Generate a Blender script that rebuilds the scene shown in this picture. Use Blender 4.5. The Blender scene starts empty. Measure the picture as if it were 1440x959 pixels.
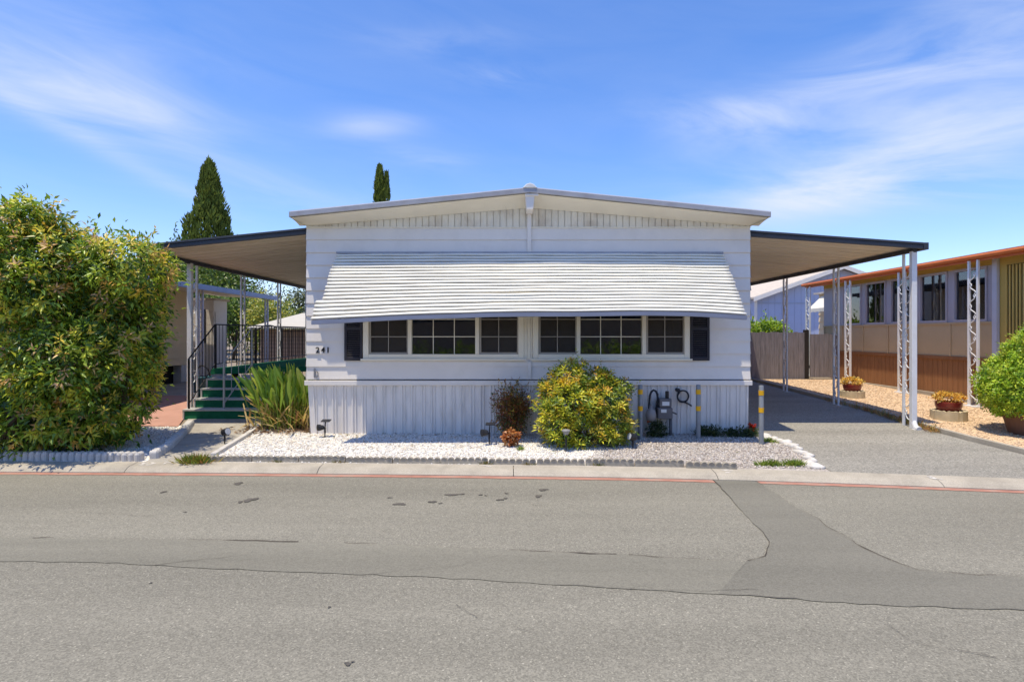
import bpy, bmesh, math, random
import numpy as np
from mathutils import Vector, Matrix

random.seed(7)
scene = bpy.context.scene
COL = scene.collection
EYE = 1.61
FPX = 800.0

# ------------------------------------------------------------------ helpers
ORG = {}


def thing(name, label, cat, loc=(0, 0, 0), group=None):
    o = bpy.data.objects.new(name, None)
    COL.objects.link(o)
    o.location = loc
    o.empty_display_size = 0.2
    ORG[o] = Vector(loc)
    tag(o, label, cat, group)
    return o


def tag(o, label=None, cat=None, group=None, kind=None):
    if label:
        o['label'] = label
    if cat:
        o['category'] = cat
    if group:
        o['group'] = group
    if kind:
        o['kind'] = kind
    return o


def copy_tree(o, parent=None, loc=None, label=None):
    c = o.copy()
    COL.objects.link(c)
    if parent is not None:
        c.parent = parent
    if loc is not None:
        c.location = loc
    if label:
        c['label'] = label
    for ch in list(o.children):
        copy_tree(ch, c)
    return c


class MB:
    def __init__(self):
        self.v, self.f, self.m = [], [], []
        self.mi = 0

    def add(self, vs, fs):
        o = len(self.v)
        self.v.extend([tuple(p) for p in vs])
        for f in fs:
            self.f.append(tuple(i + o for i in f))
            self.m.append(self.mi)
        return self

    def box(self, x0, x1, y0, y1, z0, z1):
        vs = [(x0, y0, z0), (x1, y0, z0), (x1, y1, z0), (x0, y1, z0),
              (x0, y0, z1), (x1, y0, z1), (x1, y1, z1), (x0, y1, z1)]
        return self.add(vs, [(0, 3, 2, 1), (4, 5, 6, 7), (0, 1, 5, 4), (1, 2, 6, 5), (2, 3, 7, 6), (3, 0, 4, 7)])

    def quad(self, a, b, c, d):
        return self.add([a, b, c, d], [(0, 1, 2, 3)])

    def hexa(self, b4, t4):
        return self.add(list(b4) + list(t4), [(0, 3, 2, 1), (4, 5, 6, 7), (0, 1, 5, 4), (1, 2, 6, 5), (2, 3, 7, 6), (3, 0, 4, 7)])

    def prism(self, poly, axis, a, b):
        """poly in the two other axes (order xyz minus axis), extruded a..b along axis"""
        n = len(poly)

        def mk(p, t):
            if axis == 'x':
                return (t, p[0], p[1])
            if axis == 'y':
                return (p[0], t, p[1])
            return (p[0], p[1], t)
        vs = [mk(p, a) for p in poly] + [mk(p, b) for p in poly]
        fs = [tuple(range(n - 1, -1, -1)), tuple(range(n, 2 * n))]
        for i in range(n):
            j = (i + 1) % n
            fs.append((i, j, n + j, n + i))
        return self.add(vs, fs)

    def tube(self, path, r, n=8, cap=True):
        path = [Vector(p) for p in path]
        rs = r if isinstance(r, (list, tuple)) else [r] * len(path)
        vs, fs = [], []
        prev = None
        for i, p in enumerate(path):
            if i == 0:
                d = path[1] - p
            elif i == len(path) - 1:
                d = p - path[i - 1]
            else:
                d = path[i + 1] - path[i - 1]
            d = d.normalized() if d.length > 1e-9 else Vector((0, 0, 1))
            if prev is None:
                a = Vector((0, 0, 1)) if abs(d.z) < 0.9 else Vector((1, 0, 0))
                u = d.cross(a).normalized()
            else:
                u = (prev - d * prev.dot(d))
                u = u.normalized() if u.length > 1e-6 else d.orthogonal().normalized()
            prev = u
            w = d.cross(u)
            for k in range(n):
                t = 2 * math.pi * k / n
                vs.append(p + (u * math.cos(t) + w * math.sin(t)) * rs[i])
        for i in range(len(path) - 1):
            for k in range(n):
                k2 = (k + 1) % n
                fs.append((i * n + k, i * n + k2, (i + 1) * n + k2, (i + 1) * n + k))
        if cap:
            fs.append(tuple(range(n - 1, -1, -1)))
            fs.append(tuple((len(path) - 1) * n + k for k in range(n)))
        return self.add(vs, fs)

    def lathe(self, prof, c, n=20):
        vs, fs = [], []
        for r, z in prof:
            for k in range(n):
                t = 2 * math.pi * k / n
                vs.append((c[0] + r * math.cos(t), c[1] + r * math.sin(t), c[2] + z))
        for i in range(len(prof) - 1):
            for k in range(n):
                k2 = (k + 1) % n
                fs.append((i * n + k, i * n + k2, (i + 1) * n + k2, (i + 1) * n + k))
        fs.append(tuple(range(n - 1, -1, -1)))
        fs.append(tuple((len(prof) - 1) * n + k for k in range(n)))
        return self.add(vs, fs)

    def build(self, name, mats, parent=None, smooth=False, bevel=0.0, solid=0.0):
        org = ORG.get(parent, Vector((0, 0, 0))) if parent else Vector((0, 0, 0))
        me = bpy.data.meshes.new(name)
        me.from_pydata([(x - org.x, y - org.y, z - org.z) for x, y, z in self.v], [], self.f)
        if not isinstance(mats, (list, tuple)):
            mats = [mats]
        for m in mats:
            me.materials.append(m)
        me.polygons.foreach_set('material_index', self.m)
        if smooth:
            me.polygons.foreach_set('use_smooth', [True] * len(me.polygons))
        me.update()
        o = bpy.data.objects.new(name, me)
        COL.objects.link(o)
        if parent:
            o.parent = parent
            ORG[o] = org
        if solid:
            md = o.modifiers.new('solid', 'SOLIDIFY')
            md.thickness = solid
            md.offset = 0
        if bevel:
            md = o.modifiers.new('bevel', 'BEVEL')
            md.width = bevel
            md.segments = 2
            md.limit_method = 'ANGLE'
        return o


def set_smooth_angle(o, ang=40):
    me = o.data
    me.polygons.foreach_set('use_smooth', [True] * len(me.polygons))
    bm = bmesh.new()
    bm.from_mesh(me)
    for e in bm.edges:
        if len(e.link_faces) == 2 and e.calc_face_angle(0) > math.radians(ang):
            e.smooth = False
    bm.to_mesh(me)
    bm.free()


# ------------------------------------------------------------------ materials
def nodes_of(m):
    m.use_nodes = True
    return m.node_tree.nodes, m.node_tree.links


def mat(name, col, rough=0.6, var=0.08, scale=3.0, bump=0.0, bscale=60.0, spec=0.3, metal=0.0,
        dirt=None, dirt_amt=0.0, dscale=1.2, fine=0.0, fscale=120.0, stretch=None):
    m = bpy.data.materials.new(name)
    N, L = nodes_of(m)
    b = N['Principled BSDF']
    b.inputs['Roughness'].default_value = rough
    b.inputs['Specular IOR Level'].default_value = spec
    b.inputs['Metallic'].default_value = metal
    tc = N.new('ShaderNodeTexCoord')
    src = tc.outputs['Object']
    if stretch:
        mp = N.new('ShaderNodeMapping')
        mp.inputs['Scale'].default_value = stretch
        L.new(src, mp.inputs['Vector'])
        src = mp.outputs['Vector']
    n1 = N.new('ShaderNodeTexNoise')
    n1.inputs['Scale'].default_value = scale
    n1.inputs['Detail'].default_value = 6
    L.new(src, n1.inputs['Vector'])
    mr = N.new('ShaderNodeMapRange')
    mr.inputs['From Min'].default_value = 0.25
    mr.inputs['From Max'].default_value = 0.75
    mr.inputs['To Min'].default_value = 1 - var
    mr.inputs['To Max'].default_value = 1 + var
    L.new(n1.outputs['Fac'], mr.inputs['Value'])
    val = mr.outputs['Result']
    if fine:
        vo = N.new('ShaderNodeTexVoronoi')
        vo.inputs['Scale'].default_value = fscale
        L.new(src, vo.inputs['Vector'])
        sp = N.new('ShaderNodeSeparateColor')
        L.new(vo.outputs['Color'], sp.inputs['Color'])
        mr2 = N.new('ShaderNodeMapRange')
        mr2.inputs['To Min'].default_value = 1 - fine
        mr2.inputs['To Max'].default_value = 1 + fine
        L.new(sp.outputs['Red'], mr2.inputs['Value'])
        mm = N.new('ShaderNodeMath')
        mm.operation = 'MULTIPLY'
        L.new(val, mm.inputs[0])
        L.new(mr2.outputs['Result'], mm.inputs[1])
        val = mm.outputs[0]
    mx = N.new('ShaderNodeMix')
    mx.data_type = 'RGBA'
    mx.blend_type = 'MULTIPLY'
    mx.inputs['Factor'].default_value = 1
    mx.inputs['A'].default_value = (*col, 1)
    L.new(val, mx.inputs['B'])
    out = mx.outputs['Result']
    if dirt:
        n3 = N.new('ShaderNodeTexNoise')
        n3.inputs['Scale'].default_value = dscale
        n3.inputs['Detail'].default_value = 8
        n3.inputs['Roughness'].default_value = 0.65
        L.new(src, n3.inputs['Vector'])
        r3 = N.new('ShaderNodeMapRange')
        r3.inputs['From Min'].default_value = 0.48
        r3.inputs['From Max'].default_value = 0.72
        r3.inputs['To Max'].default_value = dirt_amt
        L.new(n3.outputs['Fac'], r3.inputs['Value'])
        m3 = N.new('ShaderNodeMix')
        m3.data_type = 'RGBA'
        L.new(r3.outputs['Result'], m3.inputs['Factor'])
        L.new(out, m3.inputs['A'])
        m3.inputs['B'].default_value = (*dirt, 1)
        out = m3.outputs['Result']
    L.new(out, b.inputs['Base Color'])
    if bump:
        nb = N.new('ShaderNodeTexNoise')
        nb.inputs['Scale'].default_value = bscale
        nb.inputs['Detail'].default_value = 5
        L.new(src, nb.inputs['Vector'])
        bp = N.new('ShaderNodeBump')
        bp.inputs['Strength'].default_value = bump
        bp.inputs['Distance'].default_value = 0.01
        L.new(nb.outputs['Fac'], bp.inputs['Height'])
        L.new(bp.outputs['Normal'], b.inputs['Normal'])
    return m


def leaf_mat(name, rough=0.45, trans=0.35, spec=0.35):
    m = bpy.data.materials.new(name)
    N, L = nodes_of(m)
    b = N['Principled BSDF']
    at = N.new('ShaderNodeAttribute')
    at.attribute_name = 'tone'
    L.new(at.outputs['Color'], b.inputs['Base Color'])
    b.inputs['Roughness'].default_value = rough
    b.inputs['Specular IOR Level'].default_value = spec
    tr = N.new('ShaderNodeBsdfTranslucent')
    hs = N.new('ShaderNodeHueSaturation')
    hs.inputs['Value'].default_value = 1.5
    hs.inputs['Hue'].default_value = 0.49
    L.new(at.outputs['Color'], hs.inputs['Color'])
    L.new(hs.outputs['Color'], tr.inputs['Color'])
    mx = N.new('ShaderNodeMixShader')
    mx.inputs['Fac'].default_value = trans
    L.new(b.outputs['BSDF'], mx.inputs[1])
    L.new(tr.outputs['BSDF'], mx.inputs[2])
    L.new(mx.outputs['Shader'], N['Material Output'].inputs['Surface'])
    return m


def tone_mat(name, rough=0.8):
    m = bpy.data.materials.new(name)
    N, L = nodes_of(m)
    b = N['Principled BSDF']
    at = N.new('ShaderNodeAttribute')
    at.attribute_name = 'tone'
    L.new(at.outputs['Color'], b.inputs['Base Color'])
    b.inputs['Roughness'].default_value = rough
    b.inputs['Specular IOR Level'].default_value = 0.2
    return m


def glass_mat(name, tint, refl=1.0):
    m = bpy.data.materials.new(name)
    N, L = nodes_of(m)
    N.remove(N['Principled BSDF'])
    gl = N.new('ShaderNodeBsdfGlossy')
    gl.inputs['Roughness'].default_value = 0.02
    gl.inputs['Color'].default_value = (refl, refl, refl, 1)
    tr = N.new('ShaderNodeBsdfTransparent')
    tr.inputs['Color'].default_value = (*tint, 1)
    fr = N.new('ShaderNodeFresnel')
    fr.inputs['IOR'].default_value = 1.95
    mx = N.new('ShaderNodeMixShader')
    L.new(fr.outputs['Fac'], mx.inputs['Fac'])
    L.new(tr.outputs['BSDF'], mx.inputs[1])
    L.new(gl.outputs['BSDF'], mx.inputs[2])
    L.new(mx.outputs['Shader'], N['Material Output'].inputs['Surface'])
    return m


def screen_mat(name):
    m = bpy.data.materials.new(name)
    N, L = nodes_of(m)
    b = N['Principled BSDF']
    b.inputs['Base Color'].default_value = (.06, .05, .043, 1)
    b.inputs['Roughness'].default_value = .5
    tr = N.new('ShaderNodeBsdfTransparent')
    tr.inputs['Color'].default_value = (.6, .57, .54, 1)
    mx = N.new('ShaderNodeMixShader')
    mx.inputs['Fac'].default_value = .55
    L.new(b.outputs['BSDF'], mx.inputs[1])
    L.new(tr.outputs['BSDF'], mx.inputs[2])
    L.new(mx.outputs['Shader'], N['Material Output'].inputs['Surface'])
    return m


M = {}
M['white_wall'] = mat('white_siding_paint', (0.76, 0.715, 0.665), 0.55, 0.04, 1.5, 0.05, 30, dirt=(0.5, 0.46, 0.40), dirt_amt=0.3, dscale=1.6)
M['white_skirt'] = mat('white_skirting_paint', (0.74, 0.70, 0.655), 0.5, 0.05, 2.0, dirt=(0.42, 0.38, 0.33), dirt_amt=0.4, dscale=2.5, stretch=(3, 3, 0.7))
M['cream'] = mat('cream_trim_paint', (0.79, 0.74, 0.62), 0.5, 0.04, 3.0, dirt=(0.5, 0.45, 0.36), dirt_amt=0.2)
M['gable'] = mat('gable_panel_paint', (0.74, 0.69, 0.58), 0.6, 0.06, 3.0, dirt=(0.36, 0.25, 0.14), dirt_amt=0.5, dscale=2.6)
M['roof_white'] = mat('white_roof_coating', (0.74, 0.74, 0.73), 0.7, 0.08, 2, 0.2, 30, dirt=(0.4, 0.38, 0.35), dirt_amt=0.3)
M['fascia_grey'] = mat('grey_drip_edge', (0.36, 0.36, 0.39), 0.5, 0.1, 4, dirt=(0.22, 0.2, 0.2), dirt_amt=0.4, dscale=5)
M['awning'] = mat('ivory_awning_enamel', (0.82, 0.80, 0.72), 0.38, 0.05, 2.0, dirt=(0.55, 0.5, 0.4), dirt_amt=0.2, dscale=3, spec=0.4)
M['awning_bar'] = mat('slate_blue_bar_paint', (0.18, 0.2, 0.27), 0.45, 0.08, 3)
M['charcoal'] = mat('charcoal_shutter_paint', (0.028, 0.026, 0.034), 0.5, 0.15, 6)
M['black_iron'] = mat('black_iron', (0.015, 0.015, 0.017), 0.45, 0.2, 8)
M['dark_trim'] = mat('dark_grey_fascia', (0.045, 0.048, 0.06), 0.45, 0.12, 3)
M['panel_tan'] = mat('beige_roof_panel', (0.75, 0.65, 0.52), 0.5, 0.05, 2, dirt=(0.40, 0.30, 0.2), dirt_amt=0.4, dscale=1.2, stretch=(.5, 2, 1))
M['post_white'] = mat('white_post_paint', (0.74, 0.74, 0.74), 0.45, 0.05, 4, dirt=(0.4, 0.34, 0.28), dirt_amt=0.2, dscale=5)
M['post_blue'] = mat('pale_lilac_post_paint', (0.55, 0.56, 0.64), 0.5, 0.05, 4)
M['asphalt'] = None
M['concrete'] = mat('weathered_concrete', (0.40, 0.36, 0.29), 0.85, 0.14, 3, 0.3, 90, fine=0.12, fscale=140, dirt=(0.2, 0.18, 0.15), dirt_amt=0.45, dscale=2.2)
M['walk'] = mat('walkway_concrete', (0.36, 0.335, 0.29), 0.9, 0.15, 2.5, 0.3, 90, fine=0.12, fscale=120, dirt=(0.18, 0.15, 0.12), dirt_amt=0.4, dscale=3)
M['edging'] = mat('grey_cast_edging', (0.36, 0.325, 0.265), 0.9, 0.25, 7, 0.4, 60, dirt=(0.14, 0.13, 0.11), dirt_amt=0.5, dscale=6)
M['edging_white'] = mat('whitewashed_edging', (0.52, 0.50, 0.47), 0.85, 0.12, 7, 0.3, 60, dirt=(0.35, 0.3, 0.25), dirt_amt=0.35, dscale=6)
M['red_line'] = mat('faded_red_road_paint', (0.41, 0.20, 0.145), 0.8, 0.25, 5, 0.2, 100, dirt=(0.3, 0.25, 0.2), dirt_amt=0.95, dscale=5)
M['crack'] = mat('dark_crack_fill', (0.075, 0.062, 0.05), 0.95, 0.2, 20)
M['stain'] = mat('oil_stain', (0.105, 0.095, 0.08), 0.7, 0.3, 12)
M['earth'] = mat('dry_earth', (0.26, 0.21, 0.155), 0.95, 0.2, 2, 0.4, 40, fine=0.2, fscale=80)
M['patio'] = mat('red_patio_concrete', (0.45, 0.25, 0.19), 0.8, 0.1, 3, 0.2, 60, dirt=(0.36, 0.2, 0.16), dirt_amt=0.3)
M['white_bed'] = mat('white_gravel_bed', (0.72, 0.69, 0.63), 0.9, 0.08, 3, 0.7, 70, fine=0.3, fscale=65, dirt=(0.34, 0.27, 0.19), dirt_amt=0.65, dscale=3)
M['grey_bed'] = mat('grey_gravel_bed', (0.44, 0.40, 0.355), 0.9, 0.1, 3, 0.8, 70, fine=0.35, fscale=65, dirt=(0.24, 0.2, 0.16), dirt_amt=0.4, dscale=2)
M['tan_bed'] = mat('tan_gravel_bed', (0.62, 0.45, 0.29), 0.9, 0.08, 3, 0.7, 60, fine=0.28, fscale=60, dirt=(0.4, 0.28, 0.18), dirt_amt=0.4)
M['pebble'] = tone_mat('pebble_stone')
M['green_carpet'] = mat('green_outdoor_carpet', (0.02, 0.16, 0.075), 0.95, 0.15, 12, 0.4, 200, spec=0.1)
M['nosing'] = mat('grey_step_nosing', (0.48, 0.48, 0.45), 0.6, 0.1, 6)
M['fence_wood'] = mat('weathered_fence_wood', (0.225, 0.205, 0.21), 0.9, 0.25, 5, 0.3, 60, stretch=(6, 6, 0.5), dirt=(0.1, 0.085, 0.08), dirt_amt=0.5, dscale=4)
M['mustard'] = mat('mustard_siding_paint', (0.58, 0.41, 0.11), 0.7, 0.06, 2)
M['tan_panel'] = mat('tan_wall_panel', (0.52, 0.395, 0.235), 0.7, 0.06, 2)
M['lilac_trim'] = mat('lilac_grey_trim', (0.42, 0.40, 0.44), 0.6, 0.05, 3)
M['brown_skirt'] = mat('brown_board_stain', (0.27, 0.125, 0.052), 0.75, 0.15, 4, stretch=(5, 5, 0.6), dirt=(0.2, 0.08, 0.03), dirt_amt=0.4)
M['orange_gutter'] = mat('orange_gutter_paint', (0.55, 0.15, 0.045), 0.5, 0.08, 3)
M['tan_siding'] = mat('tan_lap_siding', (0.76, 0.60, 0.39), 0.7, 0.05, 2)
M['blue_house'] = mat('pale_blue_siding', (0.40, 0.45, 0.62), 0.7, 0.05, 2)
M['pale_roof'] = mat('pale_shingle_roof', (0.55, 0.48, 0.40), 0.9, 0.15, 6, 0.3, 40)
M['glass_dark'] = glass_mat('window_glass', (0.55, 0.57, 0.6))
M['glass_screen'] = screen_mat('insect_screen')
M['glass_pale'] = glass_mat('pale_window_glass', (0.62, 0.62, 0.68), 1.15)
M['dimmed_bar'] = mat('screen_dimmed_bar', (0.34, 0.31, 0.27), 0.6, 0.08, 5)  # window bars darkened in colour, as if dimmed by the insect screen
M['interior'] = mat('dim_room_lining', (0.16, 0.14, 0.12), 0.9)
M['drape'] = mat('grey_window_drape', (0.50, 0.47, 0.52), 0.9, 0.25, 3, stretch=(1, 12, 0.3))
M['steel'] = mat('galvanised_steel', (0.25, 0.265, 0.28), 0.5, 0.15, 6, metal=0.2)
M['yellow'] = mat('yellow_tape', (0.75, 0.40, 0.012), 0.5, 0.1, 12)
M['meter_grey'] = mat('meter_grey_paint', (0.13, 0.125, 0.13), 0.5, 0.12, 8)
M['regulator_grey'] = mat('regulator_grey_paint', (0.27, 0.25, 0.24), 0.5, 0.15, 9)
M['plate_white'] = mat('white_plate', (0.68, 0.68, 0.66), 0.5, 0.05, 8)
M['rubber'] = mat('black_rubber', (0.02, 0.022, 0.028), 0.55, 0.1, 10)
M['rust_orange'] = mat('rusty_valve', (0.36, 0.09, 0.03), 0.7, 0.2, 20)
M['black_plastic'] = mat('black_plastic', (0.022, 0.022, 0.025), 0.4, 0.1, 10)
M['lens'] = mat('lamp_lens', (0.45, 0.47, 0.5), 0.12, 0.05, 10, spec=0.6)
M['grey_plastic'] = mat('grey_lamp_plastic', (0.22, 0.22, 0.23), 0.5, 0.1, 10)
M['terracotta'] = mat('glazed_red_pot', (0.22, 0.03, 0.022), 0.3, 0.12, 6, spec=0.5)
M['brown_pot'] = mat('brown_clay_pot', (0.17, 0.085, 0.05), 0.7, 0.12, 6)
M['ring'] = mat('sand_cast_ring', (0.50, 0.42, 0.28), 0.9, 0.15, 8, 0.3, 60)
M['bark'] = mat('grey_brown_bark', (0.11, 0.08, 0.055), 0.9, 0.3, 10, 0.5, 40, stretch=(1, 1, 0.3))
M['leaf'] = leaf_mat('leaf', 0.36, 0.3, 0.45)
M['needle'] = leaf_mat('needle_leaf', 0.7, 0.15, 0.15)
M['petal'] = leaf_mat('petal', 0.6, 0.3, 0.2)
M['teal'] = mat('teal_plastic', (0.02, 0.09, 0.12), 0.5)
M['white_stone'] = mat('painted_white_stone', (0.60, 0.57, 0.52), 0.85, 0.2, 8, 0.4, 30)
M['dark_void'] = mat('dark_board_and_shade', (0.03, 0.025, 0.022), 0.95)  # dark boards, and the painted shade under the tan house
M['brown_screen'] = mat('brown_mesh_screen', (0.34, 0.26, 0.205), 0.9, 0.15, 5)
M['cream_roof'] = mat('cream_metal_roof', (0.52, 0.48, 0.39), 0.6, 0.06, 3)
M['blue_grey_edge'] = mat('blue_grey_gutter', (0.34, 0.38, 0.50), 0.5, 0.08, 3)
M['pale_beam'] = mat('pale_beam_paint', (0.62, 0.6, 0.56), 0.6, 0.05, 3)


def asphalt(name, base, speck=0.3, vscale=95, patch=0.12, tint=(1, 0.97, 0.9), bumpd=0.004, light=0.08):
    m = bpy.data.materials.new(name)
    N, L = nodes_of(m)
    b = N['Principled BSDF']
    b.inputs['Roughness'].default_value = 0.85
    b.inputs['Specular IOR Level'].default_value = 0.25
    tc = N.new('ShaderNodeTexCoord')
    vo = N.new('ShaderNodeTexVoronoi')
    vo.inputs['Scale'].default_value = vscale
    L.new(tc.outputs['Object'], vo.inputs['Vector'])
    sp = N.new('ShaderNodeSeparateColor')
    L.new(vo.outputs['Color'], sp.inputs['Color'])
    r1 = N.new('ShaderNodeMapRange')
    r1.inputs['To Min'].default_value = 1 - speck
    r1.inputs['To Max'].default_value = 1 + speck
    L.new(sp.outputs['Red'], r1.inputs['Value'])
    # pale stones showing in the surface
    gt = N.new('ShaderNodeMapRange')
    gt.inputs['From Min'].default_value = 0.955
    gt.inputs['From Max'].default_value = 0.985
    gt.inputs['To Max'].default_value = light
    L.new(sp.outputs['Green'], gt.inputs['Value'])
    n1 = N.new('ShaderNodeTexNoise')
    n1.inputs['Scale'].default_value = 0.9
    n1.inputs['Detail'].default_value = 7
    n1.inputs['Roughness'].default_value = 0.6
    mp = N.new('ShaderNodeMapping')
    mp.inputs['Scale'].default_value = (0.16, 1.5, 1)
    L.new(tc.outputs['Object'], mp.inputs['Vector'])
    L.new(mp.outputs['Vector'], n1.inputs['Vector'])
    r2 = N.new('ShaderNodeMapRange')
    r2.inputs['From Min'].default_value = 0.3
    r2.inputs['From Max'].default_value = 0.7
    r2.inputs['To Min'].default_value = 1 - patch
    r2.inputs['To Max'].default_value = 1 + patch
    L.new(n1.outputs['Fac'], r2.inputs['Value'])
    n2 = N.new('ShaderNodeTexNoise')
    n2.inputs['Scale'].default_value = 22
    n2.inputs['Detail'].default_value = 6
    n2.inputs['Roughness'].default_value = 0.7
    L.new(tc.outputs['Object'], n2.inputs['Vector'])
    r3 = N.new('ShaderNodeMapRange')
    r3.inputs['From Min'].default_value = 0.25
    r3.inputs['From Max'].default_value = 0.75
    r3.inputs['To Min'].default_value = 0.93
    r3.inputs['To Max'].default_value = 1.07
    L.new(n2.outputs['Fac'], r3.inputs['Value'])
    a = N.new('ShaderNodeMath'); a.operation = 'MULTIPLY'
    L.new(r1.outputs[0], a.inputs[0]); L.new(r2.outputs[0], a.inputs[1])
    c = N.new('ShaderNodeMath'); c.operation = 'MULTIPLY'
    L.new(a.outputs[0], c.inputs[0]); L.new(r3.outputs[0], c.inputs[1])
    d = N.new('ShaderNodeMath'); d.operation = 'MULTIPLY'
    L.new(c.outputs[0], d.inputs[0]); d.inputs[1].default_value = base
    e = N.new('ShaderNodeMath'); e.operation = 'ADD'
    L.new(d.outputs[0], e.inputs[0]); L.new(gt.outputs[0], e.inputs[1])
    mx = N.new('ShaderNodeMix'); mx.data_type = 'RGBA'; mx.blend_type = 'MULTIPLY'
    mx.inputs['Factor'].default_value = 1
    mx.inputs['A'].default_value = (*tint, 1)
    L.new(e.outputs[0], mx.inputs['B'])
    L.new(mx.outputs['Result'], b.inputs['Base Color'])
    bp = N.new('ShaderNodeBump')
    bp.inputs['Strength'].default_value = 0.3
    bp.inputs['Distance'].default_value = bumpd
    ad = N.new('ShaderNodeMath'); ad.operation = 'ADD'
    L.new(sp.outputs['Blue'], ad.inputs[0]); L.new(n2.outputs['Fac'], ad.inputs[1])
    L.new(ad.outputs[0], bp.inputs['Height'])
    L.new(bp.outputs['Normal'], b.inputs['Normal'])
    return m


M['asphalt'] = asphalt('old_road_asphalt', 0.212, 0.26, 120, 0.13, (1, 0.945, 0.76), light=0.12)
M['patch'] = asphalt('smooth_patch_asphalt', 0.207, 0.16, 130, 0.16, (1, 0.95, 0.76), 0.002, light=0.03)
M['patch_dark'] = asphalt('newer_patch_asphalt', 0.178, 0.16, 130, 0.16, (1, 0.95, 0.77), 0.002, light=0.025)
M['drive'] = asphalt('driveway_asphalt', 0.268, 0.34, 75, 0.16, (1, 0.95, 0.82), 0.004, light=0.08)

# ------------------------------------------------------------------ ground profile
GK = [(-500, -0.03), (7.2, -0.03), (9.0, 0.03), (10.6, 0.13), (15.5, 0.27), (30, 0.45), (600, 0.5)]


def g(y):
    for (a, za), (b, zb) in zip(GK, GK[1:]):
        if y <= b:
            return za + (zb - za) * (y - a) / (b - a)
    return GK[-1][1]


KP = [(-400, 7.3), (-60, 7.25), (-12, 7.12), (-6.36, 7.05), (-1.93, 6.94), (2.33, 6.71), (5.58, 6.22), (8, 5.78), (14, 5.0), (60, 4.6), (400, 4.5)]


def k0(x):
    for (a, ya), (b, yb) in zip(KP, KP[1:]):
        if x <= b:
            return ya + (yb - ya) * (x - a) / (b - a)
    return KP[-1][1]


def kerb_y(x):
    return sum(k0(x + d) for d in (-1.5, -1, -.5, 0, .5, 1, 1.5)) / 7


RZ = -0.10  # road level


def road_pt(px, py):
    y = (EYE - RZ) * FPX / (py - 470)
    return ((px - 722) / FPX * y, y)


def sheet(name, poly, dz, m, fz=g, knots=True, kind='structure', sub=None):
    bm = bmesh.new()
    vs = [bm.verts.new((x, y, 0)) for x, y in poly]
    bm.faces.new(vs)
    bmesh.ops.triangulate(bm, faces=bm.faces[:])
    if knots:
        for y, _ in GK[1:-1]:
            bmesh.ops.bisect_plane(bm, geom=bm.verts[:] + bm.edges[:] + bm.faces[:], plane_co=(0, y, 0), plane_no=(0, 1, 0))
    for v in bm.verts:
        v.co.z = fz(v.co.y) + dz
    bmesh.ops.recalc_face_normals(bm, faces=bm.faces[:])
    for f in bm.faces:
        if f.normal.z < 0:
            f.normal_flip()
    me = bpy.data.meshes.new(name)
    bm.to_mesh(me)
    bm.free()
    me.materials.append(m)
    o = bpy.data.objects.new(name, me)
    COL.objects.link(o)
    o['kind'] = kind
    return o


xs_k = [-400, -150, -60, -30, -20, -14] + [x * 0.5 for x in range(-20, 31)] + [20, 30, 60, 150, 400]
# base ground out to the horizon
sheet('ground', [(x, kerb_y(x) + 0.16) for x in xs_k] + [(900, 590), (-900, 590)], -0.012, M['earth'])
mb = MB()
mb.quad((-900, -600, -0.2), (900, -600, -0.2), (900, 30, -0.2), (-900, 30, -0.2))
tag(mb.build('terrain', M['earth']), kind='structure')
sheet('road', [(x, kerb_y(x) + 0.02) for x in xs_k] + [(400, -3.2), (-400, -3.2)], 0, M['asphalt'], lambda y: RZ, False)

# kerb: rolled concrete, cast in lengths with open joints
mb = MB()
prof = [(0.0, RZ - 0.05), (0.0, RZ + 0.012), (0.05, -0.055), (0.10, -0.036), (0.27, -0.020), (0.27, RZ - 0.05)]
x = -24.0
while x < 22:
    L_ = 2.4
    xa, xb = x + 0.004, x + L_ - 0.004
    n = 5
    rows = []
    for i in range(n + 1):
        xx = xa + (xb - xa) * i / n
        rows.append([(xx, kerb_y(xx) + o_, z_) for o_, z_ in prof])
    vs = [p for r in rows for p in r]
    k = len(prof)
    fs = []
    for i in range(n):
        for j in range(k):
            j2 = (j + 1) % k
            fs.append((i * k + j, (i + 1) * k + j, (i + 1) * k + j2, i * k + j2))
    fs.append(tuple(range(k)))
    fs.append(tuple(n * k + j for j in range(k - 1, -1, -1)))
    mb.add(vs, fs)
    x += L_
tag(mb.build('kerb', M['concrete']), kind='structure')


def ribbon(name, m, pts, dz):
    """pts = list of (xa,ya,xb,yb) across"""
    b = MB()
    vs, fs = [], []
    for xa, ya, xb, yb in pts:
        vs += [(xa, ya, RZ + dz), (xb, yb, RZ + dz)]
    for i in range(len(pts) - 1):
        fs.append((2 * i, 2 * i + 2, 2 * i + 3, 2 * i + 1))
    b.add(vs, fs)
    return tag(b.build(name, m), kind='structure')


def red(xa, xb):
    pts = []
    n = int((xb - xa) / 0.08)
    for i in range(n + 1):
        xx = xa + (xb - xa) * i / n
        y = kerb_y(xx)
        w = 0.11 + random.uniform(-0.008, 0.008)
        pts.append((xx, y - w, xx, y - 0.004))
    return pts


ribbon('red_kerb_line', M['red_line'], red(-24, 2.33), 0.004)
ribbon('red_kerb_line', M['red_line'], red(2.83, 20), 0.004)


# patches laid in the road
def jag(pl, amp=0.012, step=0.09, seed=1):
    r = random.Random(seed)
    out = []
    for (a, b) in zip(pl, pl[1:]):
        d = math.hypot(b[0] - a[0], b[1] - a[1])
        n = max(1, int(d / step))
        for i in range(n):
            t = i / n
            out.append((a[0] + (b[0] - a[0]) * t + r.uniform(-amp, amp), a[1] + (b[1] - a[1]) * t + r.uniform(-amp, amp)))
    out.append(pl[-1])
    return out


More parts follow.
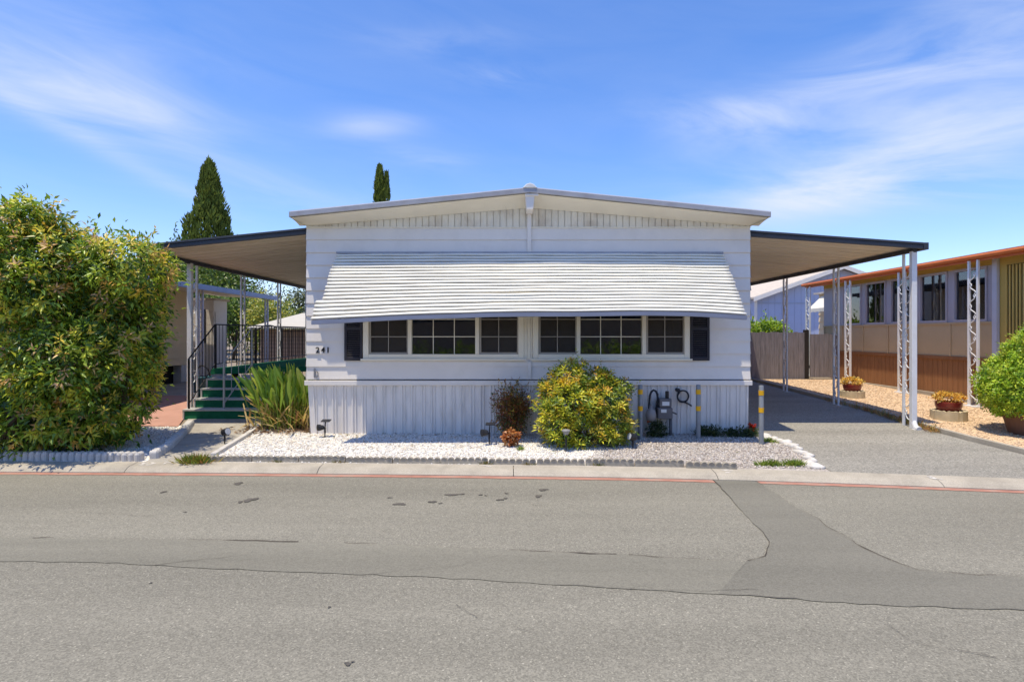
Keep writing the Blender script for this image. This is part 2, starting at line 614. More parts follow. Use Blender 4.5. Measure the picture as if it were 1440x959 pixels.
upA = [(-40, 754), (0, 756), (250, 759), (500, 764), (700, 773), (900, 782), (1050, 790)]
upB = [(1050, 790), (1075, 783), (1082, 762), (1066, 742), (1048, 724), (1025, 699), (1003, 675)]
rtC = [(1063, 677), (1085, 691), (1110, 708), (1150, 730), (1162, 741), (1185, 752), (1215, 772), (1250, 787), (1292, 803), (1350, 808), (1440, 812), (1500, 814)]
loD = [(1500, 861), (1440, 858), (1250, 852), (1120, 843), (1050, 838), (900, 829), (800, 823), (600, 812), (450, 805), (300, 800), (150, 791), (0, 790), (-40, 789)]
P_ = lambda l: [road_pt(*p) for p in l]
upA3, upB3, rtC3, loD3 = jag(P_(upA), seed=1), jag(P_(upB), seed=2), jag(P_(rtC), seed=3), jag(P_(loD), seed=4)
upA3 = [(-14, upA3[0][1])] + upA3
loD3 = loD3 + [(-14, loD3[-1][1])]
rtC3 = rtC3 + [(11, rtC3[-1][1])]
loD3 = [(11, loD3[0][1])] + loD3
# split the lower border at x of patch change
cut = road_pt(1010, 836)[0]
loR = [p for p in loD3 if p[0] >= cut]
loL = [p for p in loD3 if p[0] < cut]
sheet('road_patch', upA3 + [(cut, loL[0][1] + 0.0)] + loL, 0.004, M['patch'], lambda y: RZ, False)
sheet('road_patch', upB3 + rtC3 + loR + [(cut, loL[0][1])], 0.0045, M['patch_dark'], lambda y: RZ, False)


def crack(pl, w0=0.006, w1=0.026, seed=1, dz=0.008, gap=0.25):
    r = random.Random(seed)
    seg = []
    k = 0
    skip = 0

    def flush():
        nonlocal k
        if len(seg) > 2:
            ribbon('road_crack', M['crack'], list(seg), dz + 0.0004 * (seed % 5))
            k += 1
        seg.clear()
    for i, p in enumerate(pl):
        a = pl[max(0, i - 1)]
        b = pl[min(len(pl) - 1, i + 1)]
        d = Vector((b[0] - a[0], b[1] - a[1]))
        if d.length < 1e-6:
            continue
        d.normalize()
        nn = Vector((-d.y, d.x))
        w = r.uniform(w0, w1) * (0.5 + 0.5 * math.sin(i * 0.23 + seed))
        w = max(w, 0.0015)
        seg.append((p[0] - nn.x * w / 2, p[1] - nn.y * w / 2, p[0] + nn.x * w / 2, p[1] + nn.y * w / 2))
        if r.random() < gap * 0.2:
            flush()
            skip = r.randint(0, int(8 * gap))
        if skip > 0:
            skip -= 1
            seg.clear()
    flush()


crack(upA3, 0.002, 0.022, 1, gap=.5)
crack(upB3, 0.002, 0.014, 2, gap=.4)
crack(rtC3, 0.002, 0.02, 3, gap=.4)
crack(loD3, 0.001, 0.006, 4, gap=1.6)

# faint hairline cracks
for i_, pl_ in enumerate([[(215, 796), (262, 790), (300, 786), (352, 780), (356, 776)], [(480, 815), (560, 803), (640, 797), (700, 782)], [(820, 838), (905, 826), (985, 833), (1080, 829)],
                          [(660, 700), (760, 712), (905, 716), (960, 730)], [(90, 720), (210, 726), (330, 712)], [(1230, 870), (1290, 905), (1400, 925)], [(640, 850), (690, 880), (760, 890)]]):
    crack(jag(P_(pl_), .014, .06, 20 + i_), .001, .005, 20 + i_, gap=.5)
# old white paint splashes on the kerb
rp = random.Random(14)
mb = MB()
for px, n_, sp in [(225, 9, .30), (684, 3, .05), (1322, 5, .10), (1030, 3, .06)]:
    for q in range(n_):
        yk = 7.2
        X = (px - 722) / FPX * yk
        X = (px - 722) / FPX * (kerb_y(X) + .15) + rp.uniform(-sp, sp)
        oy = rp.uniform(.11, .25)
        rx, ry = rp.uniform(.012, .045), rp.uniform(.008, .022)
        vs = []
        for i in range(12):
            t = i * math.pi / 6
            q_ = 1 + .35 * math.sin(2 * t + q) + .2 * math.sin(3 * t)
            o_ = oy + ry * q_ * math.sin(t)
            vs.append((X + rx * q_ * math.cos(t), kerb_y(X) + o_, -.036 + (o_ - .1) * .094 + .0035 + .0003 * q))
        mb.add(vs, [tuple(range(12))])
tag(mb.build('kerb_paint_mark', M['white_stone']), kind='structure')

# oil stains
r = random.Random(5)
mb = MB()
for px, py, w in [(335, 680, 10), (352, 703, 14), (338, 706, 6), (562, 709, 11), (548, 700, 5), (608, 706, 8), (619, 708, 4), (635, 696, 12),
                  (650, 695, 6), (676, 696, 5), (683, 697, 3), (703, 703, 8), (711, 701, 6), (712, 694, 4), (764, 689, 9), (757, 698, 8),
                  (489, 934, 8), (496, 931, 4), (212, 820, 3), (463, 854, 4), (230, 692, 6), (260, 720, 4)]:
    cx, cy = road_pt(px, py)
    rx = w * .62 * cy / FPX
    ry = rx * r.uniform(0.6, 1.1)
    n = 18
    ph = [r.uniform(0, 6.28) for _ in range(3)]
    vs = []
    for i in range(n):
        t = 2 * math.pi * i / n
        q = 1 + 0.3 * math.sin(2 * t + ph[0]) + 0.2 * math.sin(3 * t + ph[1]) + 0.15 * math.sin(5 * t + ph[2])
        vs.append((cx + rx * q * math.cos(t), cy + ry * q * math.sin(t), RZ + 0.006))
    mb.add(vs, [tuple(range(n))])
tag(mb.build('road_stain', M['stain']), kind='structure')


def gp(px, py, n=6):
    """a point of the yard seen under this direction (design-time survey)"""
    y = 8.0
    for _ in range(30):
        y = (EYE - g(y)) * FPX / (py - 470)
    return ((px - 722) / FPX * y, y)


def kback(x):
    return kerb_y(x) + 0.265


# yard surfaces
wl = [(-7.9, kback(-7.9)), (-4.92, kback(-4.92)), (-5.05, 7.9), (-5.3, 9.35), (-5.5, 9.9), (-9.4, 9.9), (-9.4, kback(-9.4))]
sheet('white_gravel', [(x, kback(x)) for x in (-12, -9, -7, -4.72)] + [(-4.72, 7.35), (-5.02, 8.2), (-5.5, 9.6), (-12, 9.6)], 0.004, M['white_bed'])
sheet('walkway', [(-4.72, kback(-4.72)), (-3.98, kback(-3.98)), (-4.05, 7.8), (-4.18, 8.8), (-4.3, 9.6), (-4.35, 11), (-6.1, 11), (-5.6, 9.6), (-5.02, 8.2), (-4.72, 7.35)], 0.008, M['walk'])
sheet('patio', [(-5.6, 9.5), (-5.9, 10.2), (-5.9, 13), (-9.2, 13), (-9.2, 9.5)], 0.012, M['patio'])
sheet('grey_patio_rear', [(-5.9, 13), (-5.9, 18.2), (-9.2, 18.2), (-9.2, 13)], 0.012, M['walk'])  # back of the patio made grey to cut pink bounce on the shed
sheet('white_gravel', [(x, kback(x)) for x in (-3.98, -3, -2, -1, 0, 1.0)] + [(1.25, 8.0), (1.5, 9.05), (-3.3, 9.05), (-4.15, 9.9), (-4.18, 8.8), (-4.05, 7.8)], 0.004, M['white_bed'])
sheet('grey_gravel', [(1.0, kback(1.0)), (2, kback(2)), (3, kback(3)), (3.78, kback(3.78)), (3.9, 7.5), (3.98, 8.1), (3.85, 8.7), (3.72, 9.05), (1.5, 9.05), (1.25, 8.0)], 0.004, M['grey_bed'])
sheet('driveway', [(3.78, kback(3.78)), (5, kback(5)), (6.2, kback(6.2)), (7.4, kback(7.4)), (6.86, 7.6), (6.78, 8.5), (6.74, 10), (6.72, 16.7), (3.6, 16.7), (3.6, 9.05), (3.85, 8.7), (3.98, 8.1), (3.9, 7.5)], 0.010, M['drive'])
sheet('tan_gravel', [(7.52, kback(7.4) + 0.1), (12, kback(12)), (12, 16.7), (6.8, 16.7), (6.84, 10), (6.88, 8.5), (6.96, 7.6)], 0.004, M['tan_bed'])
# low concrete edging kerb along the driveway
mb = MB()
pl = [(7.42, kback(7.4) + 0.02), (6.88, 7.6), (6.80, 8.5), (6.76, 10), (6.74, 12), (6.74, 14), (6.74, 16.7)]
pl2 = jag(pl, 0.006, 0.4, 9)
rows = []
for (x_, y_) in pl2:
    z_ = g(y_)
    h_ = 0.075
    rows.append([(x_, y_, z_ - 0.03), (x_ + 0.005, y_, z_ + h_), (x_ + 0.085, y_, z_ + h_), (x_ + 0.09, y_, z_ - 0.03)])
vs = [p for r_ in rows for p in r_]
fs = []
for i in range(len(rows) - 1):
    for j in range(4):
        j2 = (j + 1) % 4
        fs.append((i * 4 + j, i * 4 + j2, (i + 1) * 4 + j2, (i + 1) * 4 + j))
fs += [(0, 1, 2, 3), tuple((len(rows) - 1) * 4 + j for j in (3, 2, 1, 0))]
mb.add(vs, fs)
tag(mb.build('driveway_kerb', M['concrete']), kind='structure')
# thin path border on the right of the walkway
mb = MB()
for (a, b) in zip([(-4.02, 7.55), (-4.10, 8.2), (-4.17, 8.8), (-4.28, 9.55)], [(-4.10, 8.2), (-4.17, 8.8), (-4.28, 9.55), (-4.33, 10.3)]):
    mb.hexa([(a[0], a[1], g(a[1]) - 0.02), (a[0] + .07, a[1], g(a[1]) - 0.02), (b[0] + .07, b[1], g(b[1]) - 0.02), (b[0], b[1], g(b[1]) - 0.02)],
            [(a[0], a[1], g(a[1]) + 0.05), (a[0] + .07, a[1], g(a[1]) + 0.05), (b[0] + .07, b[1], g(b[1]) + 0.05), (b[0], b[1], g(b[1]) + 0.05)])
tag(mb.build('walkway_border', M['edging_white']), kind='structure')


# ------------------------------------------------------------------ scattered pebbles and leaf meshes (numpy)
def np_mesh(name, V, F, tone, m, parent=None, smooth=False):
    org = ORG.get(parent, Vector((0, 0, 0))) if parent else Vector((0, 0, 0))
    V = np.asarray(V, dtype=np.float32) - np.array(org, dtype=np.float32)
    F = np.asarray(F, dtype=np.int32)
    me = bpy.data.meshes.new(name)
    me.vertices.add(len(V))
    me.vertices.foreach_set('co', V.ravel())
    k = F.shape[1]
    me.loops.add(F.size)
    me.loops.foreach_set('vertex_index', F.ravel())
    me.polygons.add(len(F))
    me.polygons.foreach_set('loop_start', np.arange(0, F.size, k, dtype=np.int32))
    if smooth:
        me.polygons.foreach_set('use_smooth', np.ones(len(F), dtype=bool))
    me.update(calc_edges=True)
    ca = me.color_attributes.new('tone', 'FLOAT_COLOR', 'POINT')
    c4 = np.ones((len(V), 4), dtype=np.float32)
    c4[:, :3] = tone
    ca.data.foreach_set('color', c4.ravel())
    me.materials.append(m)
    me.validate()
    o = bpy.data.objects.new(name, me)
    COL.objects.link(o)
    if parent:
        o.parent = parent
        ORG[o] = org
    return o


def in_poly(px, py, poly):
    inside = np.zeros(len(px), dtype=bool)
    n = len(poly)
    for i in range(n):
        x1, y1 = poly[i]
        x2, y2 = poly[(i + 1) % n]
        c = ((y1 > py) != (y2 > py)) & (px < (x2 - x1) * (py - y1) / (y2 - y1 + 1e-12) + x1)
        inside ^= c
    return inside


def pebbles(name, poly, n, s0, s1, cols, seed, label):
    rg = np.random.default_rng(seed)
    xs = [p[0] for p in poly]
    ys = [p[1] for p in poly]
    X = rg.uniform(min(xs), max(xs), n * 3)
    Y = rg.uniform(min(ys), max(ys), n * 3)
    k = in_poly(X, Y, poly)
    X, Y = X[k][:n], Y[k][:n]
    n = len(X)
    Z = np.interp(Y, [a for a, _ in GK], [b for _, b in GK]) + 0.006
    base = np.array([(1, 0, 0), (-1, 0, 0), (0, 1, 0), (0, -1, 0), (0, 0, 1), (0, 0, -1)], dtype=float)
    F0 = np.array([(0, 2, 4), (2, 1, 4), (1, 3, 4), (3, 0, 4), (2, 0, 5), (1, 2, 5), (3, 1, 5), (0, 3, 5)])
    V = np.repeat(base[None], n, 0) + rg.normal(0, 0.18, (n, 6, 3))
    s = rg.uniform(s0, s1, (n, 1, 1)) * np.stack([rg.uniform(.8, 1.4, n), rg.uniform(.7, 1.1, n), rg.uniform(.4, .8, n)], 1)[:, None, :]
    V = V * s
    a = rg.uniform(0, 6.28, n)
    ca, sa = np.cos(a)[:, None], np.sin(a)[:, None]
    vx = V[:, :, 0] * ca - V[:, :, 1] * sa
    vy = V[:, :, 0] * sa + V[:, :, 1] * ca
    V = np.stack([vx + X[:, None], vy + Y[:, None], V[:, :, 2] + Z[:, None]], 2)
    F = F0[None] + (np.arange(n) * 6)[:, None, None]
    cols = np.array(cols)
    t = cols[rg.integers(0, len(cols), n)] * rg.uniform(.75, 1.12, (n, 1))
    tone = np.repeat(t[:, None], 6, 1).reshape(-1, 3)
    o = np_mesh(name, V.reshape(-1, 3), F.reshape(-1, 3), tone, M['pebble'])
    tag(o, label, 'gravel', kind='stuff')
    return o


pebbles('white_pebbles', [(-3.95, 7.3), (1.1, 7.1), (1.5, 9.02), (-3.3, 9.02), (-4.15, 9.8), (-4.1, 8.2)], 9000, 0.009, 0.02,
        [(.8, .78, .74), (.76, .73, .67), (.7, .68, .63), (.82, .8, .77), (.55, .48, .4)], 1, 'loose white stone chips in the front bed')
pebbles('white_pebbles', [(-7.5, 7.45), (-4.78, 7.3), (-5.02, 8.2), (-5.5, 9.5), (-8, 9.5)], 4000, 0.01, 0.022,
        [(.8, .78, .74), (.72, .7, .66), (.66, .64, .6)], 2, 'loose white stone chips under the big bush')
pebbles('grey_pebbles', [(0.9, 7.1), (3.75, 6.9), (3.95, 8.0), (3.7, 9.0), (1.5, 9.02)], 8000, 0.009, 0.021,
        [(.5, .46, .42), (.42, .37, .33), (.58, .54, .5), (.33, .28, .24), (.62, .55, .47)], 3, 'loose grey and pink stone chips by the meter')
pebbles('tan_pebbles', [(7.0, 7.7), (9.5, 7.7), (9.5, 16.6), (6.86, 16.6)], 7000, 0.010, 0.022,
        [(.66, .48, .31), (.58, .4, .25), (.7, .54, .37), (.5, .36, .24)], 4, 'loose tan stone chips beside the driveway')


def leaf_mesh(name, P, D, Nn, length, width, tone, m, parent=None, fold=0.25):
    """P base points, D directions, Nn normals; every leaf is a folded blade of four triangles"""
    n = len(P)
    D = D / (np.linalg.norm(D, axis=1, keepdims=True) + 1e-9)
    S = np.cross(D, Nn)
    S /= (np.linalg.norm(S, axis=1, keepdims=True) + 1e-9)
    U = np.cross(S, D)
    l = length[:, None]
    w = width[:, None]
    a = P
    mid = P + D * l * 0.45
    tip = P + D * l - U * l * 0.12
    lft = mid + S * w * 0.5 + U * w * fold
    rgt = mid - S * w * 0.5 + U * w * fold
    V = np.stack([a, lft, tip, rgt], 1).reshape(-1, 3)
    b = (np.arange(n) * 4)[:, None]
    F = np.concatenate([b + np.array([[0, 1, 2]]), b + np.array([[0, 2, 3]])], 1).reshape(-1, 3)
    T = np.repeat(tone[:, None], 4, 1).reshape(-1, 3)
    return np_mesh(name, V, F, T, m, parent)


def unit(rg, n):
    v = rg.normal(0, 1, (n, 3))
    return v / np.linalg.norm(v, axis=1, keepdims=True)


def crown(name, blobs, nclump, per, csize, lsize, pal, palw, seed, parent, m=None, up=0.35, aspect=0.42, extra=None, x_aspect=.3,
          shell=(0.55, 1.05), top_pal=None, top_p=0.5, whip=0, droop=0.0, ground_z=None, zbias=0.0, csplit=0.75):
    rg = np.random.default_rng(seed)
    blobs = np.array(blobs, dtype=float)
    vol = blobs[:, 3] * blobs[:, 4] * blobs[:, 5]
    pw = vol ** 0.67
    pw /= pw.sum()
    bi = rg.choice(len(blobs), nclump, p=pw)
    u = unit(rg, nclump)
    u[:, 2] += zbias
    u /= np.linalg.norm(u, axis=1, keepdims=True)
    rr = rg.uniform(shell[0] ** 3, shell[1] ** 3, nclump) ** (1 / 3)
    C = blobs[bi, :3] + u * blobs[bi, 3:6] * rr[:, None]
    out = u / blobs[bi, 3:6]
    out /= np.linalg.norm(out, axis=1, keepdims=True)
    pal = np.array(pal)
    palw = np.array(palw) / np.sum(palw)
    cp = rg.choice(len(pal), nclump, p=palw)
    # new growth only towards the light, i.e. on the outer clumps
    n = nclump * per
    ci = np.repeat(np.arange(nclump), per)
    off = rg.normal(0, 1, (n, 3)) * csize
    P = C[ci] + off
    if ground_z is not None:
        P[:, 2] = np.maximum(P[:, 2], ground_z + rg.uniform(0.0, 0.06, n))
    rd = unit(rg, n)
    D = out[ci] * 0.6 + rd * 0.9 + off / csize * 0.25
    D[:, 2] += up * 0.6 - droop
    Nn = rd[:, [1, 2, 0]] * 0.7 + out[ci] * 0.5
    Nn[:, 2] += 0.9
    Nn[:, 1] -= .35
    own = rg.random(n) > csplit
    pi = np.where(own, rg.choice(len(pal), n, p=palw), cp[ci])
    tone = pal[pi].copy()
    if top_pal is not None:
        tp = np.array(top_pal)
        isnew = (rr > 0.9) & (rg.random(nclump) < top_p)
        k = isnew[ci] & (rg.random(n) < 0.75)
        tone[k] = tp[rg.integers(0, len(tp), k.sum())]
    tone *= rg.uniform(0.72, 1.25, (n, 1))
    ln = lsize * rg.uniform(0.65, 1.3, n)
    if whip:
        # single shoots standing out of the outline
        WP, WD, WT, WL = [], [], [], []
        for i in range(whip):
            j = rg.integers(0, nclump)
            if rr[j] < 0.85:
                continue
            d = out[j] * 0.8 + np.array([0, 0, 0.7]) + rg.normal(0, 0.25, 3)
            d /= np.linalg.norm(d)
            L_ = rg.uniform(2.0, 5.0) * lsize
            for t in np.linspace(0.2, 1, 11):
                p = C[j] + d * (L_ * t + csize * 0.8)
                if ground_z is not None and p[2] < ground_z:
                    continue
                WP.append(p)
                WD.append(d * 0.6 + rg.normal(0, 0.6, 3))
                src = top_pal if top_pal is not None and rg.random() < 0.6 else pal
                WT.append(np.array(src[rg.integers(0, len(src))]) * rg.uniform(.8, 1.2))
                WL.append(lsize * rg.uniform(.6, 1.1))
        if WP:
            P = np.concatenate([P, np.array(WP)])
            D = np.concatenate([D, np.array(WD)])
            Nn = np.concatenate([Nn, unit(rg, len(WP)) + np.array([0, 0, .8])])
            tone = np.concatenate([tone, np.array(WT)])
            ln = np.concatenate([ln, np.array(WL)])
    wd = ln * aspect
    if extra is not None:
        P, D, Nn = (np.concatenate([a_, b_]) for a_, b_ in zip((P, D, Nn), extra[:3]))
        wd = np.concatenate([wd, extra[3] * x_aspect])
        ln = np.concatenate([ln, extra[3]])
        tone = np.concatenate([tone, extra[4]])
    return leaf_mesh(name, P, D, Nn, ln, wd, tone, m or M['leaf'], parent)


def whorls(blobs, nwh, per, lsize, pal, palw, seed, top_pal=None, top_p=.4, shell=(.85, 1.06), droop=.35, ground_z=None, flat=0.0, zbias=0.0):
    """shoot tips with leaves standing round each like the spokes of a wheel"""
    rg = np.random.default_rng(seed)
    B = np.array(blobs, dtype=float)
    pw = (B[:, 3] * B[:, 4] * B[:, 5]) ** .67
    bi = rg.choice(len(B), nwh, p=pw / pw.sum())
    u = unit(rg, nwh)
    u[:, 2] += zbias
    u /= np.linalg.norm(u, axis=1, keepdims=True)
    rr = rg.uniform(shell[0], shell[1], nwh)
    C = B[bi, :3] + u * B[bi, 3:6] * rr[:, None]
    # only tips outside the other blobs matter
    ins = np.zeros(nwh, dtype=bool)
    for j in range(len(B)):
        q = (((C - B[j, :3]) / (B[j, 3:6] * .8)) ** 2).sum(1)
        ins |= (q < 1) & (bi != j)
    C, u, bi, rr = C[~ins], u[~ins], bi[~ins], rr[~ins]
    if ground_z is not None:
        k = C[:, 2] > ground_z
        C, u, bi, rr = C[k], u[k], bi[k], rr[k]
    nwh = len(C)
    out = u / B[bi, 3:6]
    out /= np.linalg.norm(out, axis=1, keepdims=True)
    ax = out * .8 + rg.normal(0, .35, (nwh, 3))
    ax[:, 2] += .45 + flat
    ax /= np.linalg.norm(ax, axis=1, keepdims=True)
    e1 = np.cross(ax, unit(rg, nwh))
    e1 /= np.linalg.norm(e1, axis=1, keepdims=True) + 1e-9
    e2 = np.cross(ax, e1)
    n = nwh * per
    ci = np.repeat(np.arange(nwh), per)
    a = np.tile(np.arange(per) * 2.4, nwh) + rg.uniform(0, 6.28, nwh)[ci]
    rad = e1[ci] * np.cos(a)[:, None] + e2[ci] * np.sin(a)[:, None]
    back = np.tile(np.linspace(0, 1, per), nwh)[:, None]
    P = C[ci] - ax[ci] * back * lsize * .9 + rad * .006
    D = rad * (.55 + .45 * back) + ax[ci] * (.75 - .6 * back)
    D[:, 2] -= droop * (.4 + back[:, 0])
    D += rg.normal(0, .16, D.shape)
    Nn = ax[ci] + rg.normal(0, .2, D.shape)
    pal = np.array(pal)
    pi = rg.choice(len(pal), nwh, p=np.array(palw) / np.sum(palw))
    tone = pal[pi][ci]
    if top_pal is not None:
        tp = np.array(top_pal)
        new = rg.random(nwh) < top_p
        ti = rg.integers(0, len(tp), nwh)
        k = new[ci] & (back[:, 0] < .72)
        tone = np.where(k[:, None], tp[ti][ci] * (1 - .4 * back) + pal[pi][ci] * .4 * back, tone)
    tone = tone * rg.uniform(.8, 1.2, (n, 1))
    sc = rg.uniform(.7, 1.2, nwh)[ci]
    ln = lsize * sc * (.55 + .55 * back[:, 0]) * rg.uniform(.85, 1.15, n)
    return P, D, Nn, ln, tone


def stems(name, parent, base, blobs, n, r0, seed, m=None, spread=0.1):
    rg = random.Random(seed)
    mb = MB()
    for i in range(n):
        b = blobs[i % len(blobs)]
        s = Vector((base[0] + rg.uniform(-spread, spread), base[1] + rg.uniform(-spread, spread), base[2] - 0.05))
        e = Vector((b[0] + rg.uniform(-.5, .5) * b[3], b[1] + rg.uniform(-.5, .5) * b[4], b[2] + rg.uniform(-.2, .7) * b[5]))
        mid = s.lerp(e, 0.5) + Vector((rg.uniform(-.1, .1), rg.uniform(-.1, .1), 0.08)) * (e - s).length
        q1 = s.lerp(mid, 0.5) + Vector((0, 0, .03))
        mb.tube([s, q1, mid, mid.lerp(e, .5), e], [r0, r0 * .8, r0 * .6, r0 * .4, r0 * .2], 7)
    return mb.build(name, m or M['bark'], parent, smooth=True)


# ------------------------------------------------------------------ the white mobile home
XL, XR, YF, YB = -3.26, 3.73, 9.0, 24.0
RX = 0.25
house = thing('mobile_home', 'white mobile home with a low gable roof and long slatted awning', 'house', (RX, YF, 0.0))
WIN = [(-2.35, 0.145), (0.325, 2.76)]
WZ0, WZ1 = 1.245, 2.17


def lap(z):
    """outward offset of the lap siding at height z"""
    k = (3.30 - z) / 0.2
    fr = k - math.floor(k + 1e-9)
    return 0.004 + 0.020 * fr


mb = MB()
zs = []
z = 3.30
bands = []
while z > 0.90:
    zb = max(z - 0.2, 0.88)
    cuts = [z] + [c for c in (WZ1, WZ0) if zb + 0.001 < c < z - 0.001] + [zb]
    fullw = z - zb
    for a, b in zip(cuts, cuts[1:]):
        oa = 0.004 + 0.020 * (z - a) / 0.2
        ob = 0.004 + 0.020 * (z - b) / 0.2
        m_ = (a + b) / 2
        xs = [XL - 0.012, XR + 0.012]
        iv = [(XL - 0.012, XR + 0.012)]
        if WZ0 < m_ < WZ1:
            iv = [(XL - 0.012, WIN[0][0]), (WIN[0][1], WIN[1][0]), (WIN[1][1], XR + 0.012)]
        for xa, xb in iv:
            wob = 0
            mb.quad((xa, YF - oa, a), (xa, YF - ob, b), (xb, YF - ob, b), (xb, YF - oa, a))
        if b == zb:
            for xa, xb in iv:
                mb.quad((xa, YF - ob, b), (xa, YF - 0.004, b), (xb, YF - 0.004, b), (xb, YF - ob, b))
    # side walls, same boards
    for sx, X in ((-1, XL), (1, XR)):
        oa, ob = 0.004, 0.004 + 0.02 * (z - zb) / 0.2
        mb.quad((X + sx * oa, YF - oa, z), (X + sx * ob, YF - ob, zb), (X + sx * ob, YB, zb), (X + sx * oa, YB, z))
        mb.quad((X + sx * ob, YF - ob, zb), (X + sx * .004, YF, zb), (X + sx * .004, YB, zb), (X + sx * ob, YB, zb))
    z = zb
mb.quad((XL, YB, .88), (XR, YB, .88), (XR, YB, 3.3), (XL, YB, 3.3))
# reveals of the two openings
for xa, xb in WIN:
    y0, y1 = YF - 0.01, YF + 0.10
    mb.quad((xa, y0, WZ0), (xb, y0, WZ0), (xb, y1, WZ0), (xa, y1, WZ0))
    mb.quad((xa, y0, WZ1), (xa, y1, WZ1), (xb, y1, WZ1), (xb, y0, WZ1))
    mb.quad((xa, y0, WZ0), (xa, y1, WZ0), (xa, y1, WZ1), (xa, y0, WZ1))
    mb.quad((xb, y0, WZ0), (xb, y0, WZ1), (xb, y1, WZ1), (xb, y1, WZ0))
wall = mb.build('wall', M['white_wall'], house)
# room behind the windows
mb = MB()
a, b = XL + .08, XR - .08
mb.quad((a, YF + .1, .9), (b, YF + .1, .9), (b, YF + 4, .9), (a, YF + 4, .9))
mb.quad((a, YF + .1, 3.1), (b, YF + .1, 3.1), (b, YF + 4, 3.1), (a, YF + 4, 3.1))
mb.quad((a, YF + 4, .9), (b, YF + 4, .9), (b, YF + 4, 3.1), (a, YF + 4, 3.1))
for X in (a, b):
    mb.quad((X, YF + .1, .9), (X, YF + 4, .9), (X, YF + 4, 3.1), (X, YF + .1, 3.1))
mb.build('room_lining', M['interior'], house)


def roofz(x):  # top of roof at X
    return 3.835 - abs(x - RX) / 3.63 * 0.365


def soffz(x):  # where soffit meets the wall
    t = min(1, abs(x - RX) / 3.50)
    return 3.60 - 0.285 * t


YE = 8.60
EL, ER = RX - 3.63, RX + 3.63
T = 0.10
# roof slabs
mb = MB()
for e in (EL, ER):
    zt, zr = roofz(e), roofz(RX)
    mb.hexa([(e, YE, zt - T + .012), (RX, YE, zr - T + .012), (RX, YB + .4, zr - T + .012), (e, YB + .4, zt - T + .012)],
            [(e, YE, zt), (RX, YE, zr), (RX, YB + .4, zr), (e, YB + .4, zt)])
roof = mb.build('roof', M['roof_white'], house)
# drip edge on the gable (grey) with slightly uneven lip
mb = MB()
rr_ = random.Random(3)
for e in (EL, ER):
    n = 24
    for i in range(n):
        x0 = e + (RX - e) * i / n
        x1 = e + (RX - e) * (i + 1) / n
        z0, z1 = roofz(x0), roofz(x1)
        mb.hexa([(x0, YE - .018, z0 - .085), (x1, YE - .018, z1 - .085), (x1, YE - .002, z1 - .085), (x0, YE - .002, z0 - .085)],
                [(x0, YE - .018, z0 - .018), (x1, YE - .018, z1 - .018), (x1, YE - .002, z1 - .018), (x0, YE - .002, z0 - .018)])
    mb.hexa([(e + (-.014 if e < 0 else .002), YE, roofz(e) - .09), (e + (-.002 if e < 0 else .014), YE, roofz(e) - .09), (e + (-.002 if e < 0 else .014), YB + .4, roofz(e) - .09), (e + (-.014 if e < 0 else .002), YB + .4, roofz(e) - .09)],
            [(e + (-.014 if e < 0 else .002), YE, roofz(e) - .01), (e + (-.002 if e < 0 else .014), YE, roofz(e) - .01), (e + (-.002 if e < 0 else .014), YB + .4, roofz(e) - .01), (e + (-.014 if e < 0 else .002), YB + .4, roofz(e) - .01)])
mb.build('drip_edge', M['fascia_grey'], roof)
# coved soffit
mb = MB()
n = 28
vs, fs = [], []
R_ = 6
for i in range(n + 1):
    x_ = EL + 0.01 + (ER - EL - 0.02) * i / n
    xw = max(XL - .02, min(XR + .02, x_))
    zt = roofz(x_) - T - .0
    zw = soffz(x_)
    for j in range(R_ + 1):
        t = j / R_
        yy = YE + .004 + (YF - .03 - YE) * t
        zz = zt + (zw - zt) * (t ** 1.6)
        vs.append((x_, yy, zz))
for i in range(n):
    for j in range(R_):
        a = i * (R_ + 1) + j
        fs.append((a, a + R_ + 1, a + R_ + 2, a + 1))
mb.add(vs, fs)
# side eave soffits
for e, X in ((EL, XL), (ER, XR)):
    mb.quad((e, YE + .01, roofz(e) - T), (X, YF - .03, soffz(X) - .003), (X, YB, soffz(X) - .003), (e, YB + .4, roofz(e) - T))
so = mb.build('soffit', M['cream'], roof)
# gable panel of narrow vertical boards
mb = MB()
x_ = XL - .005
while x_ < XR:
    x1 = min(x_ + 0.102, XR + .005)
    for (a, b, y) in ((x_, x1 - .014, YF - .022), (x1 - .014, x1, YF - .006)):
        za, zb = soffz(a) + .01, soffz(b) + .01
        mb.hexa([(a, y, 3.302), (b, y, 3.302), (b, YF + .02, 3.302), (a, YF + .02, 3.302)], [(a, y, za), (b, y, zb), (b, YF + .02, zb), (a, YF + .02, za)])
    x_ = x1
mb.build('gable_panel', M['gable'], house)
mb = MB()
mb.box(XL - .01, XR + .01, YF - .03, YF - .004, 3.285, 3.303)
mb.build('gable_trim', M['cream'], house)
# ridge beam end and cap
mb = MB()
mb.hexa([(RX - .05, YE + .02, 3.50), (RX + .05, YE + .02, 3.50), (RX + .05, YF - .02, 3.50), (RX - .05, YF - .02, 3.50)],
        [(RX - .075, YE + .02, 3.735), (RX + .075, YE + .02, 3.735), (RX + .075, YF - .02, 3.735), (RX - .075, YF - .02, 3.735)])
mb.box(RX - .075, RX + .13, YE + .0, YE + .03, 3.70, 3.735)
mb.build('ridge_beam', M['white_wall'], house, bevel=.008)
mb = MB()
mb.prism([(RX - .11, 3.815), (RX + .11, 3.815), (RX + .06, 3.868), (RX, 3.89), (RX - .06, 3.868)], 'y', YE - .03, YB + .4)
mb.build('ridge_cap', M['roof_white'], roof, bevel=.01)
